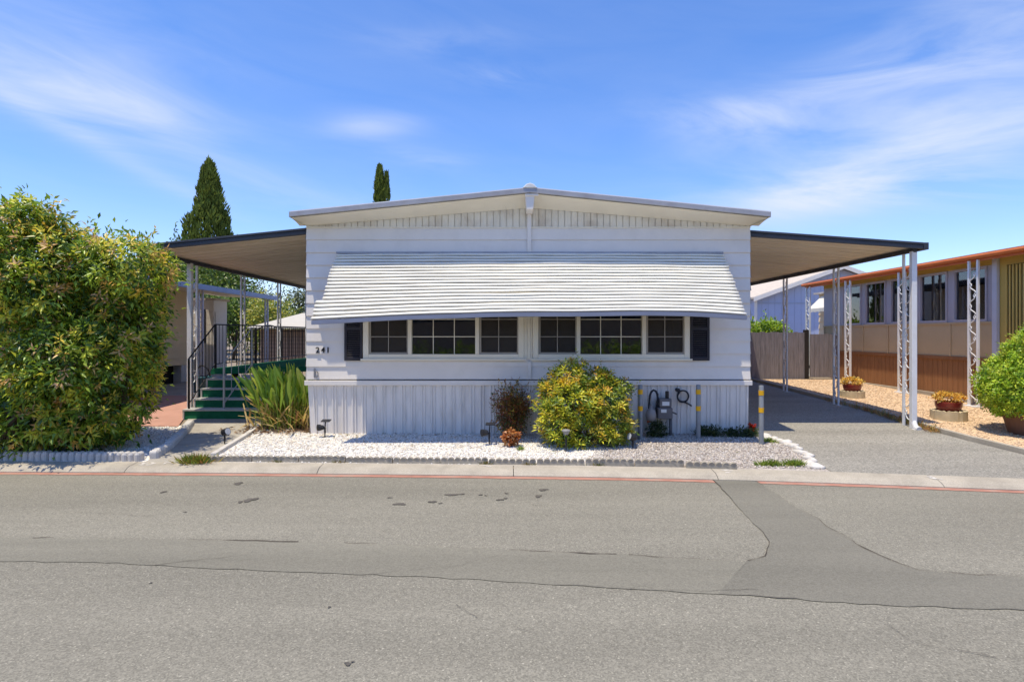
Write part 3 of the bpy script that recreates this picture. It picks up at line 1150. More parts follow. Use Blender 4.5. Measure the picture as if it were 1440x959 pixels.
# centre batten
for za, zb in ((WZ1 + .02, 3.52), (.90, WZ0 - .07)):
    mb = MB()
    mb.box(RX - .03, RX + .03, YF - .045, YF - .022, za, zb)
    mb.build('batten', M['white_wall'], house)
# belt and skirting
mb = MB()
mb.box(XL - .03, XR + .03, YF - .055, YF + .05, .805, .882)
mb.build('belt_trim', M['white_wall'], house, bevel=.006)
mb = MB()


def rib_line(fx, a, b, z0, z1, inset):
    pts = []
    t = a
    pat = [(.0, 0), (.062, 0), (.072, -.018), (.090, -.018), (.10, 0), (.118, 0), (.126, -.016), (.138, -.016), (.146, 0)]
    while t < b:
        for o_, d in pat:
            if t + o_ <= b:
                pts.append((t + o_, d))
        t += .156
    pts.append((b, 0))
    return pts


pts = rib_line(None, XL + .01, XR - .01, 0, .805, 0)
vs, fs = [], []
for t, d in pts:
    vs += [(t + (.04 if t < XL + .1 else 0), YF + .02 + d, -0.04), (t, YF - .005 + d, .806)]
for i in range(len(pts) - 1):
    fs.append((2 * i, 2 * i + 2, 2 * i + 3, 2 * i + 1))
mb.add(vs, fs)
for X in (XL + .03, XR - .03):
    mb.quad((X, YF + .02, -.04), (X, YB, -.04), (X, YB, .806), (X, YF - .005, .806))
mb.build('skirting', M['white_skirt'], house)

# windows
for wi, (xa, xb) in enumerate(WIN):
    y0, y1 = YF - .05, YF + .06
    fb = MB()
    w = .068
    fb.box(xa - .02, xa + w, y0, y1, WZ0 - .02, WZ1 + .02)
    fb.box(xb - w, xb + .02, y0, y1, WZ0 - .02, WZ1 + .02)
    fb.box(xa + w, xb - w, y0, y1, WZ0 - .02, WZ0 + .05)
    fb.box(xa + w, xb - w, y0, y1, WZ1 - .05, WZ1 + .02)
    tot = xb - xa - 2 * w
    m1 = xa + w + tot * .275
    m2 = xb - w - tot * .275
    for m_ in (m1, m2):
        fb.box(m_ - .03, m_ + .03, y0 + .006, y1 - .004, WZ0 + .05, WZ1 - .05)
    win = thing  # placeholder
    fr = fb.build('window', M['cream'], house, bevel=.006)
    # sill
    s_ = MB()
    s_.box(xa - .05, xb + .05, y0 - .03, y0 + .01, WZ0 - .05, WZ0 - .02)
    s_.build('sill', M['cream'], fr, bevel=.004)
    gz0, gz1 = WZ0 + .05, WZ1 - .05
    rowh = (gz1 - gz0) / 3
    mu = MB()
    for bi, (p, q) in enumerate(((xa + w, m1 - .03), (m1 + .03, m2 - .03), (m2 + .03, xb - w))):
        yg = YF + .02 if bi == 1 else YF - .005
        cols = 3 if bi == 1 else 2
        yo = 0
        mu = MB()
        for c in range(1, cols):
            xx = p + (q - p) * c / cols
            mu.box(xx - .006, xx + .006, yg + yo - .014, yg + yo - .003, gz0, gz1)
        for c in (1, 2):
            for cc in range(cols):
                u0 = p + (q - p) * cc / cols + (.006 if cc else 0)
                u1 = p + (q - p) * (cc + 1) / cols - (.006 if cc < cols - 1 else 0)
                mu.box(u0, u1, yg + yo - .013, yg + yo - .004, gz0 + rowh * c - .006, gz0 + rowh * c + .006)
        gl = MB()
        gl.box(p, q, yg, yg + .006, gz0, gz1)
        gl.build('pane', M['glass_dark'] if bi == 1 else M['glass_screen'], fr)
        mu.build('muntins', M['cream'] if bi == 1 else M['dimmed_bar'], fr)  # side bars stand before the screen; its dimming is in their colour
        mu = MB()
        if bi != 1:   # sash edge of the sliding panes
            mu.box(p, p + .035, yg - .02, yg - .015, gz0, gz1)
            mu.box(q - .02, q, yg - .02, yg - .015, gz0, gz1)
            mu.box(p + .035, q - .02, yg - .02, yg - .015, gz0, gz0 + .03)
            mu.build('sash', M['dimmed_bar'], fr)
# panel between the windows
mb = MB()
x_ = WIN[0][1] + .021
k = 0
while x_ < WIN[1][0] - .025:
    x1 = min(x_ + .055, WIN[1][0] - .021)
    mb.box(x_, x1 - .008, YF - .032, YF - .008, WZ0 - .02, WZ1 + .02)
    x_ = x1
mb.build('mullion_panel', M['cream'], house)

# shutters
for a, b in ((-2.66, -2.375), (2.785, 3.085)):
    mb = MB()
    z0, z1 = 1.195, 2.2
    yb_, yf_ = YF - .028, YF - .058
    for (u, v) in ((a, a + .04), (b - .04, b)):
        mb.box(u, v, yf_, yb_, z0, z1)
    for (u, v) in ((z0, z0 + .05), (z1 - .05, z1), ((z0 + z1) / 2 - .025, (z0 + z1) / 2 + .025)):
        mb.box(a + .04, b - .04, yf_ + .002, yb_, u, v)
    zz = z0 + .05
    while zz < z1 - .06:
        mb.hexa([(a + .04, yf_ + .004, zz), (b - .04, yf_ + .004, zz), (b - .04, yb_, zz + .012), (a + .04, yb_, zz + .012)],
                [(a + .04, yf_ + .006, zz + .006), (b - .04, yf_ + .006, zz + .006), (b - .04, yb_, zz + .026), (a + .04, yb_, zz + .026)])
        zz += .029
    mb.build('shutter', M['charcoal'], house)


# awning
AXL, AXR = -2.79, 3.30
AZ0, ADEP, ADROP = 2.875, 0.90, 0.955
NS = 19
sl = math.hypot(ADEP, ADROP)
dy, dz_ = -ADEP / sl, -ADROP / sl
ny, nz = -ADROP / sl, ADEP / sl     # outward normal (towards street and up)


def aw_sag(x, t):
    u = (x - AXL) / (AXR - AXL)
    left = max(0, 1 - u / 0.40)
    right = max(0, (u - 0.86) / 0.14)
    s = -(0.12 * left ** 1.15 + 0.045 * right ** 1.5) * t ** 1.8
    s += 0.008 * math.sin(u * 9 + 1.0) * t + 0.003 * math.sin(u * 23 + t * 3) * t
    s += 0.012 * math.sin(math.pi * u) * (1 - t)
    return s


mb = MB()
ra = random.Random(11)
for i in range(NS):
    s0 = sl * i / NS
    p = sl / NS
    xl, xr = AXL, AXR
    if i >= 14:
        xl -= 0.075
        xr += 0.0
    elif i < 2:
        xl += .02
    xl += ra.uniform(-.008, .008)
    xr += ra.uniform(-.008, .008)
    nX = 70
    vs, fs = [], []
    prof_ = [(-.004, -.012), (.02 * p, .002), (.25 * p, .012), (.55 * p, .023), (.82 * p, .031), (.93 * p, .032), (.98 * p, .027), (.93 * p, .010), (.88 * p, -.010)]
    K = len(prof_)
    ph = ra.uniform(0, 6)
    tw = ra.uniform(-.002, .003)
    for a_ in range(nX + 1):
        x_ = xl + (xr - xl) * a_ / nX
        t = (i + .5) / NS
        sg = aw_sag(x_, t)
        bk = 0.0
        if i in (13, 14):
            bk = .045 * math.exp(-((x_ + .0) / .5) ** 2) * (1 if i == 13 else .5)
        if i == 15:
            bk = -.018 * math.exp(-((x_ + .15) / .45) ** 2)
        if i in (12,):
            bk = .012 * math.exp(-((x_ - .3) / .8) ** 2)
        wv = .0022 * math.sin(x_ * 5 + ph) + tw
        for s_, h_ in prof_:
            ss = s0 + s_
            vs.append((x_, YF - .03 + dy * ss + ny * (h_ + wv) + ny * bk, AZ0 + dz_ * ss + nz * (h_ + wv) + sg + nz * bk * .4 - (bk * .5 if i >= 13 else 0)))
    for a_ in range(nX):
        for j in range(K - 1):
            q = a_ * K + j
            fs.append((q, q + 1, q + K + 1, q + K))
    mb.add(vs, fs)
aw_root = MB()
awn = mb.build('awning', M['awning'], house, smooth=True, solid=.0022)
# bottom bar
mb = MB()
n = 60
rows = []
for a_ in range(n + 1):
    x_ = AXL - .07 + (AXR - AXL + .075) * a_ / n
    y_ = YF - .03 + dy * sl
    z_ = AZ0 + dz_ * sl + aw_sag(x_, 1.0) - .012
    rows.append([(x_, y_ - .02, z_ + .012), (x_, y_ - .026, z_ - .044), (x_, y_ + .022, z_ - .048), (x_, y_ + .02, z_ + .0)])
vs = [p for r_ in rows for p in r_]
fs = []
for i in range(n):
    for j in range(4):
        j2 = (j + 1) % 4
        fs.append((i * 4 + j, i * 4 + j2, (i + 1) * 4 + j2, (i + 1) * 4 + j))
fs += [(0, 3, 2, 1), tuple(n * 4 + j for j in range(4))]
mb.add(vs, fs)
mb.build('bottom_bar', M['awning_bar'], awn)
for X in (AXL + .25, 0.25, AXR - .25):
    mb = MB()
    zb = AZ0 - ADROP + aw_sag(X, 1)
    mb.tube([(X, YF - .04, 1.95 if X != .25 else 2.2), (X, YF - .03 - ADEP, zb - .03)], .011, 6)
    mb.build('awning_arm', M['awning_bar'], awn)
mb = MB()
mb.box(AXL, AXR, YF - .06, YF - .022, AZ0 + .004, AZ0 + .03)
mb.build('head_rail', M['fascia_grey'], awn)


# house number
def text_mesh(s, size, loc, m, parent, name, depth=.006):
    cu = bpy.data.curves.new('lettering', 'FONT')
    cu.body = s
    cu.size = size
    cu.extrude = depth
    cu.align_x = 'CENTER'
    cu.offset = 0.0015
    tmp = bpy.data.objects.new('lettering', cu)
    COL.objects.link(tmp)
    dg = bpy.context.evaluated_depsgraph_get()
    me = bpy.data.meshes.new_from_object(tmp.evaluated_get(dg))
    bpy.data.objects.remove(tmp)
    org = ORG.get(parent, Vector())
    R = Matrix.Translation(Vector(loc) - org) @ Matrix.Rotation(math.radians(90), 4, 'X')
    me.transform(R)
    me.materials.clear()
    me.materials.append(m)
    o = bpy.data.objects.new(name, me)
    COL.objects.link(o)
    o.parent = parent
    return o


for ch, px in (('2', 447.5), ('4', 455), ('1', 462)):
    text_mesh(ch, 0.128, ((px - 722) / 88.9, YF - .030, 1.61 - (496 - 470) / 88.9 + .0), M['black_iron'], house, 'house_number')
# small hook ring low on the siding
mb = MB()
c = Vector(((446 - 722) / 88.9, YF - .035, 1.61 - (526 - 470) / 88.9))
mb.tube([c + Vector((.024 * math.cos(t), 0, .05 * math.sin(t))) for t in [i * math.pi / 8 for i in range(17)]], .008, 6, False)
mb.box(c.x - .045, c.x - .025, YF - .03, YF - .018, c.z - .05, c.z + .09)
mb.build('hose_hook', M['grey_plastic'], house)


# ------------------------------------------------------------------ canopies (carport and porch roof)
def canopy(name, label, cat, xi, xo, y0, y1, zi, zo, posts, px_, base_loc, downspout_side):
    root = thing(name, label, cat, base_loc)
    mb = MB()
    s = 1 if xo > xi else -1
    th = .045
    # ribbed pans: long seams every 0.3 m
    y = y0 + .02
    while y < y1 - .02:
        ya, yb = y, min(y + .30, y1 - .02)
        for (p, q, up_) in ((ya, yb - .035, 0.0), (yb - .035, yb, .030)):
            mb.hexa([(xi, p, zi - th + up_), (xo, p, zo - th + up_), (xo, q, zo - th + up_), (xi, q, zi - th + up_)],
                    [(xi, p, zi), (xo, p, zo), (xo, q, zo), (xi, q, zi)])
        y = yb
    rf = mb.build('roof', M['panel_tan'], root)
    f = MB()
    # front and back fascia, outer gutter
    for yy in (y0, y1):
        f.hexa([(xi, yy - .03, zi - .075), (xo, yy - .03, zo - .075), (xo, yy + .018, zo - .075), (xi, yy + .018, zi - .075)],
               [(xi, yy - .03, zi - .012), (xo, yy - .03, zo - .012), (xo, yy + .018, zo - .012), (xi, yy + .018, zi - .012)])
        f.hexa([(xi, yy - .04, zi - .008), (xo, yy - .04, zo - .008), (xo, yy + .018, zo - .008), (xi, yy + .018, zi - .008)],
               [(xi, yy - .04, zi + .03), (xo, yy - .04, zo + .03), (xo, yy + .018, zo + .03), (xi, yy + .018, zi + .03)])
    a, b = sorted((xo + s * .005, xo + s * .09))
    f.box(a, b, y0 - .03, y1 + .018, zo - .085, zo + .03)
    f.build('fascia', M['dark_trim'], rf, bevel=.006)
    # edge beam
    e = MB()
    a, b = sorted((xo - s * .10, xo - s * .05))
    e.box(a, b, y0 + .05, y1 - .05, zo - .115, zo - .05)
    e.build('edge_beam', M['dark_trim'], rf)
    for i, yy in enumerate(posts):
        p = MB()
        zb = g(yy) - .02
        zt = zo - .10
        xx = xo - s * .075
        if i == 0:
            p.box(xx - .042, xx + .042, yy - .035, yy + .035, zb + .03, zt)
            # shoe of the downspout
            p.tube([(xx, yy - .0, zb + .14), (xx, yy - .06, zb + .05), (xx, yy - .14, zb + .035)], .045, 10)
            p.box(xx - .018, xx + .018, yy + .21, yy + .246, zb, zt)
        else:
            p.box(xx - .017, xx + .017, yy - .10, yy - .066, zb, zt)
            p.box(xx - .017, xx + .017, yy + .066, yy + .10, zb, zt)
        p.box(xx - .06, xx + .06, yy - .12, yy + .26 if i == 0 else yy + .12, zb + .0, zb + .028)
        po = p.build('post', px_[i], root, bevel=.004)
        sc = MB()
        ya, yb = (yy + .04, yy + .21) if i == 0 else (yy - .066, yy + .066)
        cy, hw = (ya + yb) / 2, (yb - ya) / 2
        zz = zb + .1
        k = 0
        while zz < zt - .26:
            # C scrolls, alternately turned
            sg = 1 if k % 2 else -1
            pts = []
            for t in range(13):
                a_ = t / 12
                pts.append((xx, cy + sg * hw * .92 * math.cos(math.pi * (a_ * 1.5 - .25)) * (1 - .45 * a_), zz + .17 * a_ + .02 * math.sin(a_ * 9)))
            sc.tube(pts, .009, 5)
            pts = [(xx, cy - sg * hw * .6 + hw * .32 * math.cos(t * .7), zz + .17 + .035 * math.sin(t * .7)) for t in range(9)]
            sc.tube(pts, .008, 5)
            zz += .215
            k += 1
        sc.build('scrollwork', px_[i], po)
    return root


canopy('carport', 'flat carport roof on white scrolled posts over the driveway', 'carport', XR + .03, 6.66, 9.27, 21.0, 3.275, 3.07,
       [9.37, 11.61, 13.78, 15.95], [M['post_white']] * 4, (5.2, 9.27, g(9.27)), 1)
canopy('porch_roof', 'flat porch roof on white posts over the green steps', 'porch roof', XL - .03, -6.10, 9.27, 18.2, 3.315, 3.03,
       [10.60, 12.67, 14.63, 16.6], [M['post_white']] * 4, (-4.7, 9.27, g(9.27)), -1)

# ------------------------------------------------------------------ porch: steps, deck, railings
porch = thing('porch', 'green carpeted porch steps with grey nosings and thin black handrails', 'porch', (-5.0, 10.1, g(10.1)))
SX0, SX1 = -5.88, -4.25
yst = [10.1, 10.37, 10.60, 10.79, 11.05]
zst = [.275, .435, .60, .77, .94]
zg = g(10.1)
for i in range(4):
    mb = MB()
    x0 = SX0 + (0.0 if i == 0 else .045)
    zb = (zg - .05) if i == 0 else zst[i - 1] - .01
    mb.mi = 0
    mb.box(x0 + .012, SX1, yst[i] + .016, 11.3, zb, zst[i] - .03)
    mb.mi = 1
    mb.box(x0, SX1 + .01, yst[i], yst[i + 1] + .03, zst[i] - .03, zst[i])
    mb.box(x0, x0 + .03, yst[i] + .004, yst[i] + .30, zb, zst[i] - .03)
    mb.build('step', [M['green_carpet'], M['nosing']], porch, bevel=.004)
mb = MB()
mb.hexa([(SX0, 11.05, .83), (XL - .04, 11.5, .88), (XL - .04, 18, .88), (SX0, 18, .83)], [(SX0, 11.05, .94), (XL - .04, 11.5, .985), (XL - .04, 18, .985), (SX0, 18, .94)])
mb.build('deck', M['green_carpet'], porch)
for X in (SX0 + .2, -4.6, -3.5):
    for Y in (11.6, 14.6, 17.8):
        mb = MB()
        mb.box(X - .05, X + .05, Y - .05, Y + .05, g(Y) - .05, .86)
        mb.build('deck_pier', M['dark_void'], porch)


def handrail(pts_foot, pts_top, nb, X, name, m=None, rad=.013):
    mb = MB()
    mb.tube(pts_top, rad, 8)
    mb.tube([(p[0], p[1], p[2] + .09) for p in pts_foot], .010, 6)
    for j in (0, -1):
        mb.box(pts_foot[j][0] - .014, pts_foot[j][0] + .014, pts_foot[j][1] - .014, pts_foot[j][1] + .014, pts_foot[j][2], pts_top[j][2])
    for i in range(1, nb):
        t = i / nb
        k = t * (len(pts_foot) - 1)
        a = min(int(k), len(pts_foot) - 2)
        f = Vector(pts_foot[a]).lerp(Vector(pts_foot[a + 1]), k - a)
        q = Vector(pts_top[a]).lerp(Vector(pts_top[a + 1]), k - a)
        mb.tube([f + Vector((0, 0, .09)), q], .006, 5)
    return mb.build(name, m or M['black_iron'], porch)


XH = SX0 + .06
handrail([(XH, 10.2, .275), (XH, 11.1, .94)], [(XH, 10.2, 1.17), (XH, 11.1, 1.80)], 8, XH, 'handrail')
handrail([(XH, 11.12, .94), (XH, 17.9, .94)], [(XH, 11.12, 1.80), (XH, 17.9, 1.80)], 50, XH, 'deck_railing')
XH2 = -5.15
handrail([(XH2 - .05, 10.22, .275), (XH2 + .05, 11.1, .94)], [(XH2 - .05, 10.22, 1.1), (XH2 + .05, 11.1, 1.74)], 4, XH2, 'handrail', M['nosing'], .011)

# ------------------------------------------------------------------ iron fence with arched gate beyond the porch
def iron_fence():
    Y = 18.3
    root = thing('iron_fence', 'black iron bar fence with an arched gate behind the porch', 'fence', (-6.5, Y, g(Y)))
    z0, z1 = g(Y) + .35, 1.72
    mb = MB()
    for a, b in ((-8.9, -8.3), (-7.45, -5.2)):
        mb.box(a, b, Y - .012, Y + .012, z1 - .03, z1)
        mb.box(a, b, Y - .012, Y + .012, z0, z0 + .03)
        x = a
        while x <= b:
            mb.box(x - .009, x + .009, Y - .009, Y + .009, g(Y), z1 + .05)
            x += .11
        zz = z0 + .15
        while zz < z1 - .1:
            mb.box(a, b, Y + .010, Y + .016, zz, zz + .008)
            zz += .12
    mb.build('bar_panel', M['black_iron'], root)
    for x in (-8.3, -7.45, -6.6, -5.9):
        mb = MB()
        mb.box(x - .02, x + .02, Y - .02, Y + .02, g(Y) - .05, z1 + .1)
        mb.build('fence_post', M['black_iron'], root)
    gt = MB()
    a, b = -8.26, -7.49
    n = 12
    top = lambda x: z1 + .02 + .16 * math.sin(math.pi * (x - a) / (b - a))
    gt.tube([(a + (b - a) * i / n, Y, top(a + (b - a) * i / n)) for i in range(n + 1)], .02, 6)
    gt.box(a, b, Y - .012, Y + .012, z0, z0 + .03)
    x = a
    while x <= b:
        gt.box(x - .009, x + .009, Y - .009, Y + .009, z0, top(x))
        x += .095
    zz = z0 + .15
    while zz < z1:
        gt.box(a, b, Y + .010, Y + .016, zz, zz + .008)
        zz += .12
    gt.build('gate', M['black_iron'], root)


iron_fence()

# cream roofed shed seen behind the iron fence
Y = 20.0
sh = thing('garden_shed', 'brown garden shed with a cream metal roof behind the iron fence', 'shed', (-8.0, Y, g(Y)))
mb = MB()
mb.box(-8.9, -5.2, Y, Y + 3, g(Y) - .05, 1.78)
mb.build('wall', M['brown_screen'], sh)
mb = MB()
mb.hexa([(-9.2, Y - .35, 1.80), (-4.9, Y - .35, 1.80), (-4.9, Y + 3.2, 2.42), (-8.6, Y + 3.2, 2.42)], [(-9.2, Y - .35, 1.85), (-4.9, Y - .35, 1.85), (-4.9, Y + 3.2, 2.47), (-8.6, Y + 3.2, 2.47)])
mb.build('roof', M['cream_roof'], sh)

# ------------------------------------------------------------------ neighbour on the left
nb = thing('neighbour_house', 'tan sided mobile home partly hidden behind the big left bush', 'house', (-11, 13, g(13)))
mb = MB()
z = 2.85
while z > .95:
    zb = z - .19
    mb.quad((-9.2, 10.0, z), (-9.178, 10.0, zb), (-9.178, 16.3, zb), (-9.2, 16.3, z))
    mb.quad((-9.178, 10.0, zb), (-9.2, 10.0, zb), (-9.2, 16.3, zb), (-9.178, 16.3, zb))
    mb.quad((-14, 9.998, z), (-14, 9.976, zb), (-9.178, 9.976, zb), (-9.2, 9.998, z))
    z = zb
mb.quad((-14, 16.3, .9), (-9.2, 16.3, .9), (-9.2, 16.3, 2.85), (-14, 16.3, 2.85))
mb.quad((-14, 10, .9), (-9.2, 10, .9), (-9.2, 16.3, .9), (-14, 16.3, .9))
mb.build('wall', M['tan_siding'], nb)
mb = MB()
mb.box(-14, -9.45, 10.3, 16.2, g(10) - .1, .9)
mb.build('crawlspace_shade', M['dark_void'], nb)  # solid near-black block stands in for shade in the open crawl space
for Y in (10.1, 13.3, 15.9):
    mb = MB()
    mb.box(-9.42, -9.2, Y - .14, Y + .14, g(Y) - .05, .9)
    mb.build('pier', M['pale_beam'], nb)
mb = MB()
mb.hexa([(-14.2, 9.6, 2.95), (-9.0, 9.6, 2.88), (-9.0, 16.6, 2.88), (-14.2, 16.6, 2.95)], [(-11.6, 9.6, 3.4), (-11.5, 9.6, 3.4), (-11.5, 16.6, 3.4), (-11.6, 16.6, 3.4)])
mb.build('roof', M['pale_roof'], nb)
nc = thing('neighbour_canopy', 'long flat canopy with blue grey edge beside the tan house', 'canopy', (-8.2, 14, g(14)))
mb = MB()
mb.hexa([(-9.15, 10.5, 2.80), (-7.55, 10.5, 2.72), (-7.55, 18.0, 2.72), (-9.15, 18.0, 2.80)], [(-9.15, 10.5, 2.84), (-7.55, 10.5, 2.76), (-7.55, 18.0, 2.76), (-9.15, 18.0, 2.84)])
cr = mb.build('roof', M['panel_tan'], nc)
mb = MB()
mb.box(-7.545, -7.47, 10.47, 18.03, 2.68, 2.81)
mb.build('gutter', M['blue_grey_edge'], cr)
for Y in (11.2, 13.9, 17.6):
    mb = MB()
    for d in (-.09, .09):
        mb.box(-7.66, -7.62, Y + d - .018, Y + d + .018, g(Y) - .02, 2.72)
    for k in range(10):
        zz = g(Y) + .2 + k * .24
        mb.tube([(-7.64, Y - .07, zz), (-7.64, Y + .06, zz + .1), (-7.64, Y - .06, zz + .2)], .008, 5)
    mb.build('post', M['post_blue'], nc)
# white shed at the end of the tan house
Y = 16.9
ws = thing('white_shed', 'pale white storage shed with a narrow shuttered window under the neighbour canopy', 'shed', (-8.9, Y, g(Y)))
mb = MB()
mb.box(-9.7, -8.90, Y, Y + .77, g(Y) - .05, 2.62)
for k in range(1, 12):
    zz = g(Y) + k * .2
    mb.box(-9.7, -8.90, Y - .010, Y - .001, zz, zz + .19)
mb.build('wall', M['white_wall'], ws)
mb = MB()
mb.box(-8.898, -8.88, Y + .06, Y + .70, g(Y) + .1, 2.28)
mb.build('door', M['white_wall'], ws, bevel=.004)
mb = MB()
mb.box(-9.26, -9.14, Y - .03, Y - .012, 1.35, 2.35)
mb.build('window', M['charcoal'], ws)
mb = MB()
mb.box(-9.75, -8.85, Y - .06, Y + .85, 2.62, 2.68)
mb.build('roof', M['pale_roof'], ws)

# teal bin beyond the steps
Y = 12.9
bn = thing('storage_bin', 'dark teal plastic bin with black hoop handle beside the steps', 'bin', (-7.05, Y, g(Y)))
mb = MB()
mb.lathe([(.15, 0), (.19, .40), (.20, .42), (.20, .46), (.17, .46), (.16, .40)], (-7.05, Y, g(Y)), 18)
mb.build('tub', M['teal'], bn, smooth=True)
mb = MB()
mb.tube([(-7.05 + .17 * math.cos(t), Y, g(Y) + .44 + .26 * math.sin(t)) for t in [i * math.pi / 10 for i in range(11)]], .018, 6)
mb.build('handle', M['black_plastic'], bn)

# ------------------------------------------------------------------ neighbour on the right
XW = 9.6
nr = thing('neighbour_house', 'mustard and brown mobile home with an orange gutter and white posts', 'house', (11.5, 8, g(12)))
Y0, Y1 = 6.6, 17.6
zs0, zs1, zt = .20, 1.10, 3.14
WINS = [(11.52, 12.40), (12.58, 13.44), (13.62, 14.48), (14.66, 15.52), (15.70, 16.56)]
wz0, wz1 = 1.90, 2.98
mb = MB()
mb.mi = 0   # mustard top band and front part
mb.box(XW, XW + 4, Y0, 11.35, zs1, zt)
mb.box(XW + .001, XW + 3.9, 11.35, Y1, wz1 + .02, zt)
mb.mi = 1
mb.box(XW, XW + 4, 11.35, Y1, zs1, wz0 - .03)
mb.box(XW + .3, XW + 3.9, 11.36, Y1, wz0 - .03, wz1 + .02)
mb.build('wall', [M['mustard'], M['tan_panel']], nr)
edges = [11.36] + [v for w_ in WINS for v in w_] + [Y1]
for a, b in zip(edges[::2], edges[1::2]):
    mb = MB()
    mb.box(XW + .004, XW + .30, a, b, wz0 - .03, wz1 + .02)
    mb.build('wall_stud', M['lilac_trim'], nr)
for a, b in WINS:
    fr = MB()
    fr.box(XW - .02, XW + .06, a, a + .04, wz0 - .03, wz1 + .02)
    fr.box(XW - .02, XW + .06, b - .04, b, wz0 - .03, wz1 + .02)
    fr.box(XW - .019, XW + .06, a + .04, b - .04, wz0 - .03, wz0 + .02)
    fr.box(XW - .019, XW + .06, a + .04, b - .04, wz1 - .03, wz1 + .02)
    f_ = fr.build('window', M['lilac_trim'], nr)
    gl = MB()
    gl.box(XW + .03, XW + .036, a + .04, b - .04, wz0 + .02, wz1 - .03)
    gl.build('pane', M['glass_pale'], f_)
    dr = MB()
    k = 0
    yy = a + .05
    while yy < b - .06:
        dr.quad((XW + .07 + (.012 if k % 2 else -.012), yy, wz0), (XW + .07 + (.012 if k % 2 == 0 else -.012), yy + .05, wz0), (XW + .07 + (.012 if k % 2 == 0 else -.012), yy + .05, wz1), (XW + .07 + (.012 if k % 2 else -.012), yy, wz1))
        yy += .05
        k += 1
    dr.build('drape', M['drape'], f_)
# panel battens, sill rail
mb = MB()
mb.box(XW - .025, XW - .002, 11.36, Y1, wz0 - .075, wz0 - .032)
for yy in (11.40, 12.49, 13.53, 14.57, 15.61, 16.6, 17.55):
    mb.box(XW - .018, XW - .002, yy - .02, yy + .02, zs1 + .03, wz0 - .077)
mb.build('wall_battens', M['tan_panel'], nr)
# brown boarded skirting
mb = MB()
y = Y0
while y < Y1:
    mb.box(XW + .012, XW + .05, y, y + .142, zs0 - .1, zs1 - .05)
    y += .15
mb.box(XW + .03, XW + .06, Y0, Y1, zs0 - .1, zs1 - .05)
mb.box(XW - .02, XW + .05, Y0, Y1, zs1 - .048, zs1 + .028)
mb.build('skirting', M['brown_skirt'], nr)
mb = MB()
mb.box(XW - .06, XW + .06, Y0, Y1, zs0 - .15, zs0 + .09)
mb.build('footing', M['concrete'], nr)
# roof with orange gutter
mb = MB()
mb.hexa([(9.23, Y0 - .5, 3.13), (14.6, Y0 - .5, 3.13), (14.6, 18.0, 3.13), (9.23, 18.0, 3.13)], [(9.23, Y0 - .5, 3.18), (11.8, Y0 - .5, 3.45), (11.8, 18.0, 3.45), (9.23, 18.0, 3.18)])
rf = mb.build('roof', M['mustard'], nr)
mb = MB()
mb.prism([(9.225, 3.11), (9.225, 3.20), (9.14, 3.20), (9.14, 3.185), (9.12, 3.15), (9.15, 3.11)], 'y', Y0 - .52, 18.05)
mb.box(9.23, 9.26, Y0 - .5, 18.02, 3.06, 3.129)
mb.build('gutter', M['orange_gutter'], rf)
for i, yy in enumerate((9.2, 11.4, 13.5, 15.68, 17.8)):
    mb = MB()
    for d in (-.11, .11):
        mb.box(9.20, 9.24, yy + d - .024, yy + d + .024, g(yy) - .02, 3.09)
    mb.box(9.14, 9.26, yy - .16, yy + .16, g(yy), g(yy) + .03)
    po = mb.build('post', M['post_white'], nr, bevel=.004)
    sc = MB()
    zz, k = g(yy) + .12, 0
    while zz < 2.85:
        sg = 1 if k % 2 else -1
        sc.tube([(9.2, yy + sg * .08 * math.cos(math.pi * (t / 10 * 1.5 - .25)) * (1 - .04 * t), zz + .17 * t / 10) for t in range(11)], .010, 5)
        sc.tube([(9.2, yy - sg * .05 + .028 * math.cos(t * .7), zz + .17 + .03 * math.sin(t * .7)) for t in range(9)], .009, 5)
        zz += .215
        k += 1
    sc.build('scrollwork', M['post_white'], po)
# lilac downpipe and the screened door bay near the street
mb = MB()
mb.box(XW - .07, XW - .01, 11.22, 11.33, .3, 3.12)
mb.build('downpipe', M['post_blue'], nr)
mb = MB()
mb.box(XW - .02, XW - .002, 9.2, 11.05, 1.55, 2.95)
db = mb.build('screen_window', M['dark_void'], nr)
mb = MB()
y = 9.22
while y < 11.02:
    mb.box(XW - .045, XW - .021, y, y + .03, 1.56, 2.94)
    y += .075
mb.build('screen_slats', M['mustard'], db)
# tan lap-sided outbuilding with a cream window awning, beyond
th = thing('tan_outbuilding', 'tan lap sided outbuilding with a small cream window awning beyond the fence', 'outbuilding', (12, 19, g(19)))
mb = MB()
z = 3.0
while z > .3:
    zb = z - .24
    mb.quad((10.75, 18.6, z), (10.722, 18.6, zb), (10.722, 20.0, zb), (10.75, 20.0, z))
    mb.quad((10.722, 18.6, zb), (10.75, 18.6, zb), (10.75, 20.0, zb), (10.722, 20.0, zb))
    mb.quad((10.75, 18.6, z), (14, 18.6, z), (14, 18.572, zb), (10.722, 18.572, zb))
    z = zb
mb.box(10.751, 14, 18.601, 20.0, .2, 3.0)
mb.build('wall', M['tan_siding'], th)
mb = MB()
mb.hexa([(10.6, 18.45, 3.0), (14.2, 18.45, 3.0), (14.2, 20.1, 3.0), (10.6, 20.1, 3.0)], [(10.6, 18.45, 3.06), (14.2, 18.45, 3.3), (14.2, 20.1, 3.3), (10.6, 20.1, 3.06)])
mb.build('roof', M['pale_roof'], th)
mb = MB()
for k in range(8):
    a = 18.75 + k * .13
    mb.hexa([(10.26, a, 2.46), (10.715, a, 2.90), (10.715, a + .124, 2.90), (10.26, a + .124, 2.46)], [(10.26, a, 2.49), (10.715, a, 2.93), (10.715, a + .124, 2.93), (10.26, a + .124, 2.49)])
    mb.box(10.25, 10.27, a, a + .124, 2.36 + (.012 if k % 2 else 0), 2.48)
